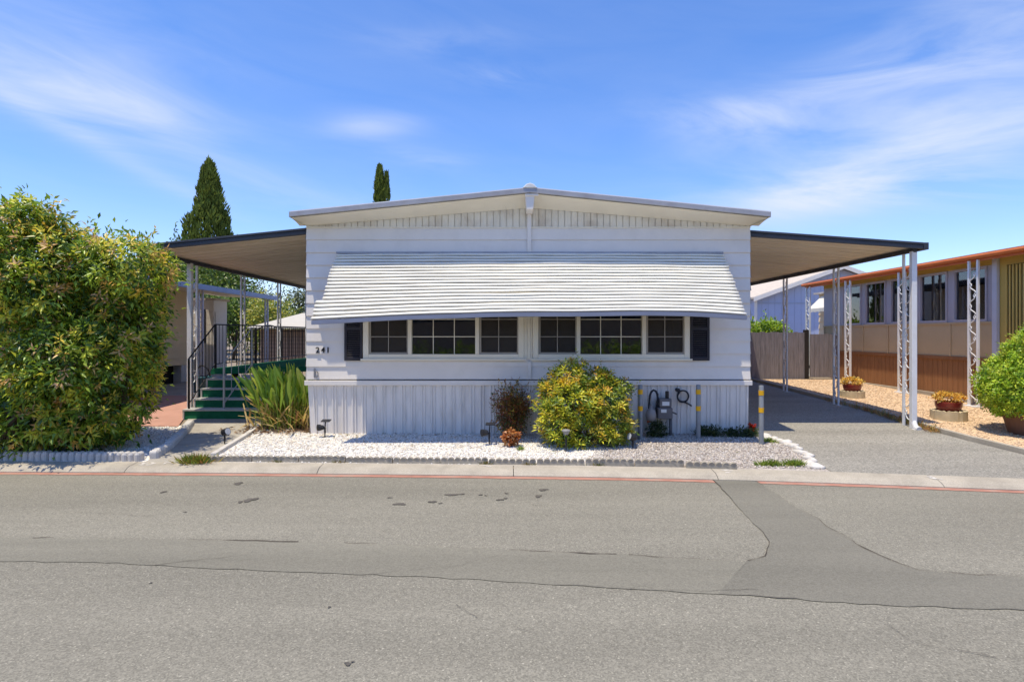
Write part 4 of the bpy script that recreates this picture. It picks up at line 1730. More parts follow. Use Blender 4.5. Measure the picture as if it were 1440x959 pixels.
mb.build('window_awning', M['cream'], th)

# pale blue house
Y = 26.0
bh = thing('blue_house', 'pale blue gabled house behind the grey wooden fence', 'house', (14, Y, g(Y)))
mb = MB()
poly = [(11.05, g(Y) - .1), (18.7, g(Y) - .1), (18.7, 3.25), (14.9, 4.62), (11.05, 3.25)]
mb.prism(poly, 'y', Y, Y + 12)
mb.build('wall', M['blue_house'], bh)
mb = MB()
for k in range(1, 26):
    x = 11.05 + k * .30
    zt_ = 3.25 + (x - 11.05) * .356 if x < 14.9 else 4.62 - (x - 14.9) * .36
    mb.box(x - .006, x + .006, Y - .008, Y - .001, g(Y), zt_ - .2)
mb.box(11.05, 18.7, Y - .02, Y - .009, 3.0, 3.06)
mb.build('siding_seams', M['blue_grey_edge'], bh)
mb = MB()
for s in (-1, 1):
    e = (10.85, 3.2) if s < 0 else (18.9, 3.2)
    mb.hexa([(e[0], Y - .35, e[1]), (14.9, Y - .35, 4.66), (14.9, Y + 12.2, 4.66), (e[0], Y + 12.2, e[1])],
            [(e[0], Y - .35, e[1] + .09), (14.9, Y - .35, 4.75), (14.9, Y + 12.2, 4.75), (e[0], Y + 12.2, e[1] + .09)])
rf = mb.build('roof', M['pale_roof'], bh)
mb = MB()
for s in (-1, 1):
    e = (10.83, 3.2) if s < 0 else (18.92, 3.2)
    mb.hexa([(e[0], Y - .39, e[1] - .12), (14.9, Y - .39, 4.56), (14.9, Y - .353, 4.56), (e[0], Y - .353, e[1] - .12)],
            [(e[0], Y - .39, e[1] + .07), (14.9, Y - .39, 4.75), (14.9, Y - .353, 4.75), (e[0], Y - .353, e[1] + .07)])
mb.build('fascia', M['white_wall'], rf)
mb = MB()
mb.box(11.0, 11.12, Y - .06, Y - .021, g(Y), 3.15)
mb.build('corner_trim', M['white_wall'], bh)

# grey wooden fence with a gate leaf
Y = 16.85
fc = thing('wooden_fence', 'weathered grey board fence across the end of the driveway', 'fence', (6.5, Y, g(Y)))
rr_ = random.Random(4)
mb = MB()
x = 3.80
while x < 8.6:
    w_ = rr_.uniform(.13, .15)
    d = rr_.uniform(-.006, .006)
    mb.box(x, x + w_ - .006, Y + d, Y + d + .02, g(Y) - .02, 1.67 + rr_.uniform(-.012, .012))
    x += w_
mb.box(3.8, 8.6, Y + .03, Y + .07, .6, .69)
mb.box(3.8, 8.6, Y + .03, Y + .07, 1.35, 1.44)
mb.build('boards', M['fence_wood'], fc)
mb = MB()
mb.box(8.62, 8.74, Y - .03, Y + .09, g(Y) - .05, 1.74)
mb.build('gate_post', M['dark_void'], fc)
mb = MB()
x = 8.78
while x < 9.55:
    mb.box(x, x + .134, Y - .01, Y + .01, g(Y) + .05, 1.62 + rr_.uniform(-.01, .01))
    x += .14
mb.box(8.78, 9.55, Y + .015, Y + .05, .6, .69)
mb.build('gate', M['fence_wood'], fc)

# ------------------------------------------------------------------ edging blocks
def edging_block(m, name, w=.60, lobes=7, h=.115, th=.055, flutes=False):
    mb = MB()
    p = w / lobes
    prof = [(-w / 2 + .003, -.04)]
    n = 7
    for i in range(lobes):
        cx = -w / 2 + p * (i + .5)
        for k in range(n + 1):
            t = math.pi - math.pi * k / n
            prof.append((cx + (p / 2 - .003) * math.cos(t), h - .035 + .038 * math.sin(t)))
    prof.append((w / 2 - .003, -.04))
    # profile in x,z; front of every lobe is rounded (fluted face)
    front = []
    N_ = lobes * 6
    k = len(prof)
    vs = [(x_, -th / 2 - .012 * abs(math.sin(math.pi * ((x_ + w / 2) / p))), z_) for x_, z_ in prof] + [(x_, th / 2, z_) for x_, z_ in prof]
    fs = [tuple(range(k)), tuple(range(2 * k - 1, k - 1, -1))]
    for i in range(k):
        j = (i + 1) % k
        fs.append((i, k + i, k + j, j))
    mb.add(vs, fs)
    # fluted columns on the face
    for i in range(lobes if flutes else 0):
        cx = -w / 2 + p * (i + .5)
        mb.lathe([(p * .44, -.04), (p * .44, h - .03), (p * .36, h - .012), (p * .18, h - .001)], (cx, -th / 2 + .008, 0), 10)
    o = mb.build(name, m)
    return o


eb = edging_block(M['edging'], 'edging_block')
tag(eb, 'grey scalloped concrete edging block in the row along the front kerb', 'edging block', 'scalloped edging along the front kerb')
first = True
rr_ = random.Random(8)


def place(o, first, a, b, zoff=0.0):
    """put block o (or a copy) with its ends at a and b"""
    c = o if first else copy_tree(o)
    c.location = ((a[0] + b[0]) / 2, (a[1] + b[1]) / 2, g((a[1] + b[1]) / 2) + zoff)
    c.rotation_euler = (rr_.uniform(-.05, .05), rr_.uniform(-.012, .012), math.atan2(b[1] - a[1], b[0] - a[0]) + rr_.uniform(-.02, .02))
    return c


x = -3.95
while x < 2.45:
    dy_ = .03 if x < 1.75 else -.02
    place(eb, first, (x, kerb_y(x) + .30 + dy_), (x + .6, kerb_y(x + .6) + .30 + dy_), rr_.uniform(-.04, -.022))
    first = False
    x += .606
ew = edging_block(M['edging_white'], 'edging_block', .60, 7, .135, .075, True)
tag(ew, 'whitewashed rounded edging block bordering the bed under the big bush', 'edging block', 'white edging round the big bush')
first = True
x = -4.78 - .606 * 5
while x < -4.80:
    place(ew, first, (x, kerb_y(x) + .34), (x + .6, kerb_y(x + .6) + .34), rr_.uniform(-.03, -.012))
    first = False
    x += .606
pth = [(-4.70, 7.42), (-4.86, 8.0), (-5.06, 8.56), (-5.27, 9.12), (-5.48, 9.66)]
for a, b in zip(pth, pth[1:]):
    place(ew, False, a, b, -.035)
# white painted stones by the driveway
rg = np.random.default_rng(12)
line = [(3.72, 7.02), (3.85, 7.3), (3.93, 7.6), (3.99, 7.95), (4.0, 8.2), (3.93, 8.45), (3.87, 8.65)]
first = None
for i, (x, y) in enumerate(line):
    for q in range(2):
        bm = bmesh.new()
        bmesh.ops.create_icosphere(bm, subdivisions=2, radius=1)
        for v in bm.verts:
            n_ = v.co.copy()
            v.co *= 1 + .14 * math.sin(n_.x * 4 + i + q) + .1 * math.sin(n_.y * 5 + 2 * i) + .08 * math.sin(n_.z * 6 - q)
            v.co.x *= rg.uniform(.98, 1.02) * .085
            v.co.y *= .11
            v.co.z *= .045
        me = bpy.data.meshes.new('border_stone')
        bm.to_mesh(me)
        bm.free()
        me.materials.append(M['white_stone'])
        me.polygons.foreach_set('use_smooth', [True] * len(me.polygons))
        o = bpy.data.objects.new('border_stone', me)
        COL.objects.link(o)
        xx, yy = x + rg.uniform(-.02, .02), y + q * .15
        o.location = (xx, yy, g(yy) + .012)
        o.rotation_euler = (0, 0, rg.uniform(-.6, .6))
        tag(o, 'white painted flat stone lining the left edge of the driveway', 'stone', 'white stones lining the driveway')
        sc_ = rg.uniform(.7, 1.15)
        o.scale = (sc_, sc_ * rg.uniform(.7, 1.1), rg.uniform(.7, 1.3))

# ------------------------------------------------------------------ bollards
def bollard(x, y, h, label):
    root = thing('bollard', label, 'bollard', (x, y, g(y)), 'banded steel bollards by the meter')
    mb = MB()
    r = .034
    mb.lathe([(r, -.05), (r, h - .012), (r * .9, h - .003), (r * .5, h)], (x, y, g(y)), 16)
    set_smooth_angle(mb.build('pipe', M['steel'], root))
    for zz in (h - .145, h - .395):
        mb = MB()
        mb.lathe([(r + .003, zz), (r + .004, zz + .072)], (x, y, g(y)), 16)
        set_smooth_angle(mb.build('yellow_band', M['yellow'], root))
    return root


bollard((900.5 - 722) / FPX * 8.62, 8.62, .83, 'steel bollard with yellow bands beside the yellow green shrub')
bollard((982 - 722) / FPX * 8.62, 8.62, .83, 'steel bollard with yellow bands right of the coiled hose')
bollard((1070.5 - 722) / FPX * 8.28, 8.28, .86, 'steel bollard with yellow bands at the driveway corner')

# ------------------------------------------------------------------ meter and pipes
Y = 8.86
S_ = FPX / Y
mx_ = lambda px: (px - 722) / S_
mz_ = lambda py: EYE - (py - 470) / S_
mt = thing('gas_meter', 'dark grey utility meter with two white plates against the skirting', 'meter', (mx_(934), Y, g(Y)))
mb = MB()
mb.box(mx_(926), mx_(943), Y - .07, Y + .08, mz_(572), mz_(560))
mb.box(mx_(923.5), mx_(944), Y - .09, Y + .08, mz_(588), mz_(572.5))
mb.build('case', M['meter_grey'], mt, bevel=.012)
for a, b, c, d, yy in ((929.5, 939.5, 564, 569.5, .07), (927.5, 935, 574.5, 579, .09)):
    mb = MB()
    mb.box(mx_(a), mx_(b), Y - yy - .006, Y - yy - .001, mz_(d), mz_(c))
    mb.build('plate', M['plate_white'], mt)
mb = MB()
mb.tube([(mx_(938), Y, mz_(560)), (mx_(938), Y, mz_(550))], .028, 10)
mb.build('top_fitting', M['black_plastic'], mt)
mb = MB()
pts = [(mx_(912.5), Y, mz_(578)), (mx_(913), Y, mz_(566)), (mx_(914), Y, mz_(556)), (mx_(916), Y, mz_(551)), (mx_(919), Y, mz_(548.5)), (mx_(922), Y, mz_(550)), (mx_(924.5), Y, mz_(554)), (mx_(924.8), Y, mz_(562)), (mx_(923), Y, mz_(574)), (mx_(924), Y, mz_(584))]
mb.tube(pts, .017, 8)
mb.build('supply_pipe', M['rubber'], mt, smooth=True)
mb = MB()
mb.tube([(mx_(943.5), Y + .02, mz_(588)), (mx_(943.5), Y + .02, g(Y) - .05)], .026, 10)
mb.tube([(mx_(943), Y, mz_(579)), (mx_(947), Y - .02, mz_(580)), (mx_(951), Y - .03, mz_(582))], .013, 8)
mb.build('outlet_pipe', M['meter_grey'], mt, smooth=True)
mb = MB()
mb.lathe([(.02, -.10), (.075, -.08), (.085, 0), (.07, .07), (.03, .10), (.02, .16)], (mx_(915), Y - .02, mz_(583)), 14)
mb.build('regulator', M['regulator_grey'], mt, smooth=True)
mb = MB()
mb.tube([(mx_(911), Y - .02, mz_(594)), (mx_(911), Y - .02, mz_(589))], .02, 8)
mb.tube([(mx_(909), Y - .04, mz_(592)), (mx_(914), Y - .04, mz_(592))], .012, 8)
mb.build('valve', M['rust_orange'], mt)
mb = MB()
mb.tube([(mx_(913), Y - .02, mz_(594)), (mx_(913), Y - .02, g(Y) - .05)], .021, 10)
mb.build('riser_pipe', M['plate_white'], mt, smooth=True)

hs = thing('coiled_hose', 'short black hose coiled on the skirting beside the meter', 'hose', (mx_(962), Y, mz_(558)))
mb = MB()
c = Vector((mx_(962), Y + .06, mz_(558)))
pts = []
for i in range(50):
    t = i / 49 * math.pi * 4.6
    r_ = .088 + .007 * math.sin(t * 1.3)
    pts.append(c + Vector((r_ * math.cos(t + 2.3), -.03 + .0012 * i, r_ * math.sin(t + 2.3))))
pts += [c + Vector((.05, -.0, -.10)), c + Vector((.10, -.0, -.125)), c + Vector((.135, .0, -.15))]
mb.tube(pts, .0125, 8)
mb.build('hose', M['rubber'], hs, smooth=True)
mb = MB()
mb.tube([c + Vector((-.08, .06, .10)), c + Vector((-.08, -.03, .10))], .03, 10)
mb.tube([c + Vector((-.08, -.01, .10)), c + Vector((-.11, -.01, .125))], .012, 6)
mb.build('tap', M['rubber'], hs)


# ------------------------------------------------------------------ garden lights
def spot_light(px, py_base, h, turn, label, kind):
    x, y = gp(px, py_base)
    z = g(y)
    root = thing('garden_light', label, 'garden light', (x, y, z), 'small garden lights in the gravel')
    mb = MB()
    mb.tube([(x, y, z - .05), (x, y, z + h * .55)], [.006, .013], 8)
    mb.tube([(x, y, z + h * .3), (x, y, z + h * .62)], .014, 8)
    mb.build('stake', M['black_plastic'], root)
    if kind == 'spot':
        c = Vector((x, y, z + h * .75))
        d = Vector((math.cos(turn), -.35, .25)).normalized()
        mb = MB()
        mb.tube([c - d * .05, c - d * .03, c + d * .02, c + d * .06], [.025, .045, .052, .056], 14)
        mb.build('lamp_head', M['black_plastic'], root, smooth=False)
        mb = MB()
        mb.tube([c + d * .060, c + d * .064], .048, 14)
        mb.build('lens', M['lens'], root)
    elif kind == 'solar':
        c = Vector((x - .055, y - .02, z + h * .62))
        mb = MB()
        mb.tube([c + Vector((-.05, -.02, 0)), c + Vector((-.02, 0, 0)), c + Vector((.04, 0, .0))], [.05, .05, .03], 14)
        mb.build('lamp_head', M['black_plastic'], root)
        mb = MB()
        mb.tube([(x, y, z + h * .6), (x + .01, y, z + h)], .010, 6)
        mb.hexa([(x - .05, y - .045, z + h - .006), (x + .085, y - .045, z + h - .006), (x + .085, y + .05, z + h + .012), (x - .05, y + .05, z + h + .012)],
                [(x - .05, y - .045, z + h + .006), (x + .085, y - .045, z + h + .006), (x + .085, y + .05, z + h + .024), (x - .05, y + .05, z + h + .024)])
        mb.build('solar_panel', M['black_plastic'], root)
    else:
        mb = MB()
        mb.lathe([(.03, 0), (.045, .03), (.06, .05), (.062, .056), (.05, .066), (.02, .075)], (x, y, z + h - .075), 16)
        mb.build('lamp_head', M['grey_plastic'], root)
    return root


spot_light(457, 615, .25, 0, 'black garden light with a small flat solar panel by the house corner', 'solar')
spot_light(316, 625, .24, .3, 'black ring faced garden spotlight at the walkway edge', 'spot')
spot_light(688, 626, .30, 2.6, 'black garden spotlight beside the small dark red shrub', 'solar')
spot_light(796, 636, .32, 0, 'grey mushroom shaped garden light in front of the yellow green shrub', 'mush')
spot_light(890, 631, .22, 2.7, 'tilted dark garden spotlight at the right foot of the shrub', 'spot')

# ------------------------------------------------------------------ plants
G1, G2, G3, G4 = (.06, .115, .018), (.036, .078, .016), (.09, .15, .022), (.022, .055, .014)
YL, OR_ = (.30, .26, .035), (.34, .15, .03)

# big bush on the left
blobs = [(-6.7, 8.35, 1.5, 1.4, .80, 1.6), (-5.55, 7.95, 1.15, .64, .75, 1.1), (-5.24, 7.9, 2.50, .58, .70, .50), (-6.05, 7.8, 2.55, .62, .75, .55),
         (-6.75, 7.6, 2.78, .62, .80, .62), (-5.85, 7.75, .65, .68, .55, .65), (-6.9, 8.2, .65, 1.0, .5, .70), (-5.32, 8.0, 1.8, .46, .6, .75), (-8.2, 8.2, 1.8, 1.4, .9, 1.6),
         (-6.20, 7.5, 2.2, .62, .55, .5), (-7.1, 7.45, 2.45, .8, .70, .6), (-6.28, 7.55, 3.12, .24, .28, .34), (-5.72, 7.7, 2.75, .26, .3, .30), (-5.85, 7.45, 1.25, .62, .50, .62),
         (-6.95, 7.6, 2.95, .34, .35, .30), (-6.1, 7.6, 2.98, .16, .2, .24), (-6.35, 7.6, .45, .6, .45, .45)]
blobs = [(b_[0] - .13,) + b_[1:] for b_ in blobs]
bush = thing('bush', 'large dense bush with glossy leaves and orange yellow tips beside the walkway', 'bush', (-6.5, 8.0, g(8)))
bpal = [(.29, .40, .034), (.17, .28, .028), (.48, .53, .05), (.075, .14, .02), (.64, .56, .06)]
wh = whorls(blobs, 4700, 11, .135, bpal, [3, 2.8, 2.2, 2.0, 1.0], 22, top_pal=[(.78, .58, .08), (.76, .44, .12), (.64, .62, .065), (.76, .48, .26), (.62, .60, .06)], top_p=.52, droop=.3, ground_z=.12, shell=(.86, 1.07))
crown('foliage', blobs, 1250, 26, .10, .085, bpal, [2, 3, .8, 3.5, .1], 21, bush, up=.1, droop=.25, whip=420,
      top_pal=[(.62, .44, .06), (.48, .46, .05), (.40, .42, .05)], top_p=.2, ground_z=.02, shell=(.6, .92), aspect=.40, extra=wh, x_aspect=.29)
stems('stem', bush, (-6.4, 8.1, g(8)), blobs, 14, .045, 3, spread=.7)

# bird-of-paradise style clump beside the steps
def strap_plant():
    bx, by = -3.78, 9.45
    root = thing('strap_leaf_plant', 'clump of upright paddle leaved plant with dry lower stems by the steps', 'plant', (bx, by, g(by)))
    rg = np.random.default_rng(5)
    V, F, T = [], [], []

    def blade(p0, p1, p2, w, col, stalk, seg=10, fold=.25):
        b = len(V)
        side = np.cross(p2 - p0, np.array([0, 0, 1.0]) + rg.normal(0, .3, 3))
        side /= np.linalg.norm(side) + 1e-9
        upv = np.cross(side, p2 - p0)
        upv /= np.linalg.norm(upv) + 1e-9
        for i in range(seg + 1):
            t = i / seg
            p = (1 - t) ** 2 * p0 + 2 * t * (1 - t) * p1 + t * t * p2
            if t < stalk:
                ww = .010
            else:
                q = (t - stalk) / (1 - stalk)
                ww = .008 + w * math.sin(math.pi * min(1, q * .94 + .03)) ** .75
            V.append(p + side * ww / 2 + upv * ww * fold)
            V.append(p)
            V.append(p - side * ww / 2 + upv * ww * fold)
            c = np.array(col) * rg.uniform(.92, 1.08)
            if t < stalk:
                c = c * .85 + np.array((.05, .04, .0))
            T.extend([c, c * 1.25, c])
        for i in range(seg):
            a = b + i * 3
            F.append((a, a + 1, a + 4, a + 3))
            F.append((a + 1, a + 2, a + 5, a + 4))
    for i in range(260):
        a = rg.uniform(0, 2 * math.pi)
        s = np.array([bx + rg.normal(0, .20), by + rg.normal(0, .13), g(by) - .02])
        h = rg.uniform(.62, 1.12)
        lean = rg.uniform(.04, .42)
        dirx = math.cos(a) * lean
        if dirx > .25:
            dirx *= .5
        p2 = s + np.array([dirx - .13, math.sin(a) * lean * .7, h * (1 - .25 * lean)])
        p2[0] = min(p2[0], -3.34 + rg.uniform(-.06, 0))
        p1 = s + (p2 - s) * rg.uniform(.25, .5) + np.array([0, 0, rg.uniform(.1, .4) * h])
        col = [(.20, .32, .04), (.14, .26, .035), (.28, .40, .05), (.10, .19, .035), (.36, .42, .08)][rg.integers(0, 5)]
        blade(s, p1, p2, rg.uniform(.04, .10), col, rg.uniform(.45, .66))
    o = np_mesh('leaves', np.array(V), np.array(F), np.array(T), M['leaf'], root, smooth=True)
    V, F, T = [], [], []
    for i in range(150):
        a = rg.uniform(0, 2 * math.pi)
        s = np.array([bx + rg.normal(0, .22), by + rg.normal(0, .14), g(by) - .02])
        L_ = rg.uniform(.3, .75)
        el = rg.uniform(.35, 1.25)
        p2 = s + np.array([math.cos(a) * L_ * math.cos(el) * 1.1 - .12, math.sin(a) * L_ * math.cos(el) * .8, L_ * math.sin(el)])
        p2[0] = min(p2[0], -3.32)
        p1 = s + (p2 - s) * .5 + np.array([0, 0, .12 * L_])
        col = [(.46, .34, .12), (.36, .26, .09), (.54, .42, .2), (.32, .34, .07), (.38, .22, .09)][rg.integers(0, 5)]
        blade(s, p1, p2, rg.uniform(.012, .035), col, .15, 6)
    np_mesh('dry_stems', np.array(V), np.array(F), np.array(T), M['leaf'], root)


strap_plant()
# litter of fallen dry leaves under it
rg = np.random.default_rng(6)
n = 420
P = np.stack([rg.normal(-3.75, .38, n), rg.normal(9.25, .16, n), np.zeros(n)], 1)
P[:, 2] = np.interp(P[:, 1], [a for a, _ in GK], [b for _, b in GK]) + .016 + rg.uniform(0, .02, n)
P = P[P[:, 0] < -3.3]
n = len(P)
D = unit(rg, n)
D[:, 2] *= .25
Nn = np.tile(np.array([[0, 0, 1.0]]), (n, 1)) + rg.normal(0, .3, (n, 3))
tn = np.array([(.16, .09, .05), (.3, .2, .12), (.09, .06, .04), (.4, .3, .2)])[rg.integers(0, 4, n)]
tag(leaf_mesh('leaf_litter', P, D, Nn, rg.uniform(.05, .16, n), rg.uniform(.012, .03, n), tn, M['leaf']), 'dry brown leaf litter under the strap leaved plant', 'leaf litter', kind='stuff')

rg = np.random.default_rng(66)
n = 520
P = np.stack([rg.uniform(-3.6, 3.5, n), 9.0 - np.abs(rg.normal(0, .75, n)) * rg.uniform(.1, 1.2, n), np.zeros(n)], 1)
P = P[(P[:, 1] > 7.35)]
n = len(P)
P[:, 2] = np.interp(P[:, 1], [a for a, _ in GK], [b for _, b in GK]) + .018
D = unit(rg, n)
D[:, 2] *= .2
tn = np.array([(.24, .15, .07), (.36, .24, .11), (.12, .08, .05), (.42, .33, .18), (.2, .2, .06)])[rg.integers(0, 5, n)]
tag(leaf_mesh('fallen_leaves', P, D, np.tile(np.array([[0, 0, 1.0]]), (n, 1)) + rg.normal(0, .3, (n, 3)), rg.uniform(.02, .06, n), rg.uniform(.008, .02, n), tn, M['leaf']), 'small dry leaves strewn over the front gravel', 'leaf litter', kind='stuff')

# small dark red shrub
bl = [(-.03, 8.72, .60, .19, .16, .20), (-.08, 8.68, .40, .19, .16, .20), (.04, 8.72, .45, .17, .15, .20), (-.02, 8.7, .25, .16, .14, .16)]
sb = thing('red_shrub', 'small dark red and green shrub against the skirting', 'shrub', (0, 8.7, g(8.7)))
crown('foliage', bl, 230, 16, .05, .05, [(.17, .09, .025), (.26, .085, .03), (.10, .13, .025), (.36, .17, .035), (.46, .34, .045)], [3, 3, 3, 1, .6], 31, sb, up=.1, whip=70, ground_z=.1, aspect=.35)
stems('stem', sb, (0, 8.7, g(8.7)), bl, 9, .010, 5, spread=.05)

# big yellow-green shrub
bl = [(.86, 8.18, .62, .44, .36, .36), (.66, 8.15, .34, .30, .30, .30), (.80, 8.28, 1.0, .26, .24, .18), (.86, 8.32, 1.18, .20, .14, .07), (.62, 8.25, .80, .26, .24, .17),
      (1.05, 8.12, .24, .50, .24, .22), (.50, 8.2, .62, .18, .18, .15)]
bl2 = [(1.32, 8.28, .66, .36, .34, .34), (1.42, 8.25, .34, .32, .30, .30), (1.22, 8.38, .95, .30, .24, .17), (1.55, 8.35, .80, .18, .2, .18)]
sb = thing('yellow_shrub', 'yellow green feathery shrub with orange leaves below the right window', 'shrub', (1.05, 8.25, g(8.25)))
yw = whorls(bl, 620, 12, .10, [(.62, .60, .05), (.46, .52, .05), (.20, .30, .035), (.66, .50, .05), (.12, .2, .03)], [3, 3, 1.4, 1.2, .8], 43,
            top_pal=[(.80, .74, .08), (.72, .70, .07), (.72, .46, .05), (.74, .60, .06)], top_p=.5, droop=.05, flat=.9, ground_z=.08, shell=(.8, 1.12), zbias=.15)
yw2 = whorls(bl2, 430, 12, .095, [(.38, .44, .05), (.16, .25, .03), (.56, .52, .05), (.09, .15, .025), (.60, .36, .05)], [2.4, 2.4, 1.7, 1.4, .9], 44,
             top_pal=[(.74, .42, .05), (.70, .58, .06), (.64, .62, .06)], top_p=.42, droop=.05, flat=.7, ground_z=.08, shell=(.8, 1.1), zbias=.1)
yw = tuple(np.concatenate([p, q]) for p, q in zip(yw, yw2))
crown('foliage', bl + bl2, 330, 18, .05, .055, [(.34, .38, .04), (.20, .30, .035), (.12, .2, .03), (.08, .13, .025)], [2, 3, 2, 2], 41, sb, up=.05, whip=160,
      top_pal=[(.66, .62, .06), (.64, .34, .05)], top_p=.3, ground_z=.04, aspect=.36, csplit=.8, shell=(.4, .9), extra=yw, x_aspect=.26)
stems('stem', sb, (1.05, 8.3, g(8.3)), bl, 16, .011, 6, spread=.16)

# little orange plant
x, y = gp(720, 628)
op = thing('orange_plant', 'small rounded plant with orange copper leaves in the white gravel', 'plant', (x, y, g(y)))
crown('foliage', [(x, y, g(y) + .15, .10, .09, .09), (x - .04, y, g(y) + .09, .07, .07, .05)], 34, 14, .018, .045, [(.45, .19, .05), (.36, .13, .04), (.52, .30, .12), (.28, .10, .03)], [3, 2, 2, 1], 51, op, up=.2, aspect=.7, ground_z=.02)
stems('stem', op, (x, y, g(y)), [(x, y, g(y) + .12, .05, .05, .05)], 5, .006, 8, spread=.015)

# red flower and the low plants along the skirting
x, y = gp(1058, 611)
fp = thing('red_flower', 'bright red flower clump at the house corner behind the bollard', 'flower', (x, y, g(y)))
crown('petals', [(x, y, g(y) + .09, .032, .03, .08)], 26, 10, .012, .03, [(.42, .04, .015), (.34, .03, .012), (.48, .08, .02)], [1, 1, 1], 61, fp, M['petal'], aspect=.8)
crown('leaves', [(x, y, g(y) + .03, .09, .07, .05)], 14, 10, .02, .05, [(.05, .09, .02), (.09, .13, .03)], [1, 1], 62, fp, ground_z=.03)
lows = [(3.5, 8.80, .26, .075, 'low dark green ground plant at the foot of the skirting near the corner'), (3.05, 8.86, .20, .10, 'dark leafy weed against the skirting right of the middle bollard'),
        (2.22, 8.78, .13, .17, 'sparse green weed growing under the utility meter')]
for i, (x, y, rx, h, lb) in enumerate(lows):
    o = thing('low_plant', lb, 'plant', (x, y, g(y)), 'low plants along the skirting')
    crown('foliage', [(x, y, g(y) + h * .6, rx, .09, h * .7)], 60, 12, .025, .045, [(.03, .05, .015), (.05, .08, .02), (.09, .12, .03)], [2, 2, 1], 70 + i, o, ground_z=.03)


# grass tufts
def tuft(x, y, rx, ry, h, n, cols, seed, label, name='weed_tuft'):
    rg = np.random.default_rng(seed)
    P = np.stack([rg.normal(x, rx * .45, n), rg.normal(y, ry * .45, n), np.zeros(n)], 1)
    P[:, 2] = np.interp(P[:, 1], [a for a, _ in GK], [b for _, b in GK]) + .0
    D = rg.normal(0, .5, (n, 3))
    D[:, 0] += (P[:, 0] - x) / rx * .8
    D[:, 1] += (P[:, 1] - y) / ry * .6
    D[:, 2] = rg.uniform(.5, 1.3, n)
    Nn = unit(rg, n)
    cols = np.array(cols)
    tn = cols[rg.integers(0, len(cols), n)] * rg.uniform(.8, 1.2, (n, 1))
    o = leaf_mesh(name, P, D, Nn, rg.uniform(.5, 1.2, n) * h, rg.uniform(.006, .014, n), tn, M['leaf'])
    return tag(o, label, 'weed', 'weed tufts in the gravel')


gr = [(.20, .31, .045), (.32, .38, .06), (.13, .21, .03)]
x, y = gp(276, 651)
tuft(x, y, .20, .09, .13, 420, gr + [(.34, .27, .05), (.38, .2, .05)], 1, 'yellow green weed tuft at the walkway mouth by the kerb')
x, y = gp(1083, 655)
tuft(x, y, .16, .06, .09, 260, gr, 2, 'green grass tuft in the grey gravel left of its twin')
x, y = gp(1117, 655)
tuft(x, y, .11, .06, .10, 220, gr, 3, 'green grass tuft touching the white border stones')
x, y = gp(1083, 622)
tuft(x, y, .08, .07, .08, 130, gr, 4, 'small grass tuft at the foot of the corner bollard')
x, y = gp(733, 633)
tuft(x, y, .04, .03, .08, 40, gr, 5, 'tiny weed sprig beside the small orange plant')
# dry weeds on the driveway edge
rg = np.random.default_rng(9)
n = 1500
yy = rg.uniform(9.0, 12.5, n) ** 1.0
P = np.stack([rg.normal(6.73, .05, n), yy, np.interp(yy, [a for a, _ in GK], [b for _, b in GK]) + .015], 1)
keep = rg.random(n) < np.clip(1.15 - (yy - 9.2) / 2.2, .1, 1)
P = P[keep]
n = len(P)
D = rg.normal(0, .6, (n, 3))
D[:, 2] = rg.uniform(.3, 1.1, n)
tn = np.array([(.46, .30, .10), (.36, .17, .07), (.26, .26, .06), (.54, .36, .14)])[rg.integers(0, 4, n)]
tag(leaf_mesh('dry_weeds', P, D, unit(rg, n), rg.uniform(.05, .15, n), rg.uniform(.008, .018, n), tn, M['leaf']), 'dry brown weeds along the driveway edge at the carport post', 'weeds', kind='stuff')
# grass sprigs in the kerb joint
rg = np.random.default_rng(19)
n = 260
cx = rg.choice([-3.0, -2.2, -.35, 1.05, .2], n) + rg.normal(0, .05, n)
P = np.stack([cx, np.array([kerb_y(q) + .30 for q in cx]) + rg.normal(0, .01, n), np.full(n, -.03)], 1)
D = rg.normal(0, .5, (n, 3))
D[:, 2] = rg.uniform(.5, 1.2, n)
tn = np.array([(.2, .2, .05), (.12, .15, .03), (.35, .25, .1)])[rg.integers(0, 3, n)]
tag(leaf_mesh('joint_weeds', P, D, unit(rg, n), rg.uniform(.02, .07, n), rg.uniform(.005, .01, n), tn, M['leaf']), 'small weeds growing in the joint behind the kerb', 'weeds', kind='stuff')

# right-hand shrub in a brown pot
bl = [(8.2, 9.0, .80, .74, .62, .58), (8.4, 8.95, 1.25, .58, .52, .45), (7.95, 8.95, .72, .46, .46, .42), (8.5, 9.0, 1.6, .36, .36, .32), (8.7, 9.0, .8, .75, .6, .6)]
rs = thing('round_shrub', 'bright green rounded shrub in a brown pot beside the driveway', 'shrub', (8.15, 9.0, g(9)))
gw = whorls(bl, 2600, 10, .085, [(.40, .56, .04), (.28, .44, .035), (.15, .27, .025), (.52, .6, .06)], [3, 3, 1.5, 1.3], 83, top_pal=[(.55, .62, .07), (.5, .6, .06)], top_p=.4, droop=.1, ground_z=.3, shell=(.86, 1.07))
crown('foliage', bl, 800, 22, .055, .052, [(.36, .52, .04), (.27, .42, .035), (.15, .27, .025), (.48, .58, .06), (.08, .15, .02)], [3, 3, 2, 1.2, 1], 81, rs, up=.35, whip=130, top_pal=[(.42, .50, .06), (.46, .48, .06)], top_p=.35, ground_z=.3, aspect=.45, shell=(.6, .95), extra=gw, x_aspect=.38)
stems('stem', rs, (8.15, 9.0, .3), bl, 10, .018, 9, spread=.1)
mb = MB()
mb.lathe([(.24, -.03), (.33, .30), (.35, .31), (.35, .36), (.31, .36), (.30, .28)], (8.15, 9.0, g(9)), 22)
mb.build('pot', M['brown_pot'], rs, smooth=False)


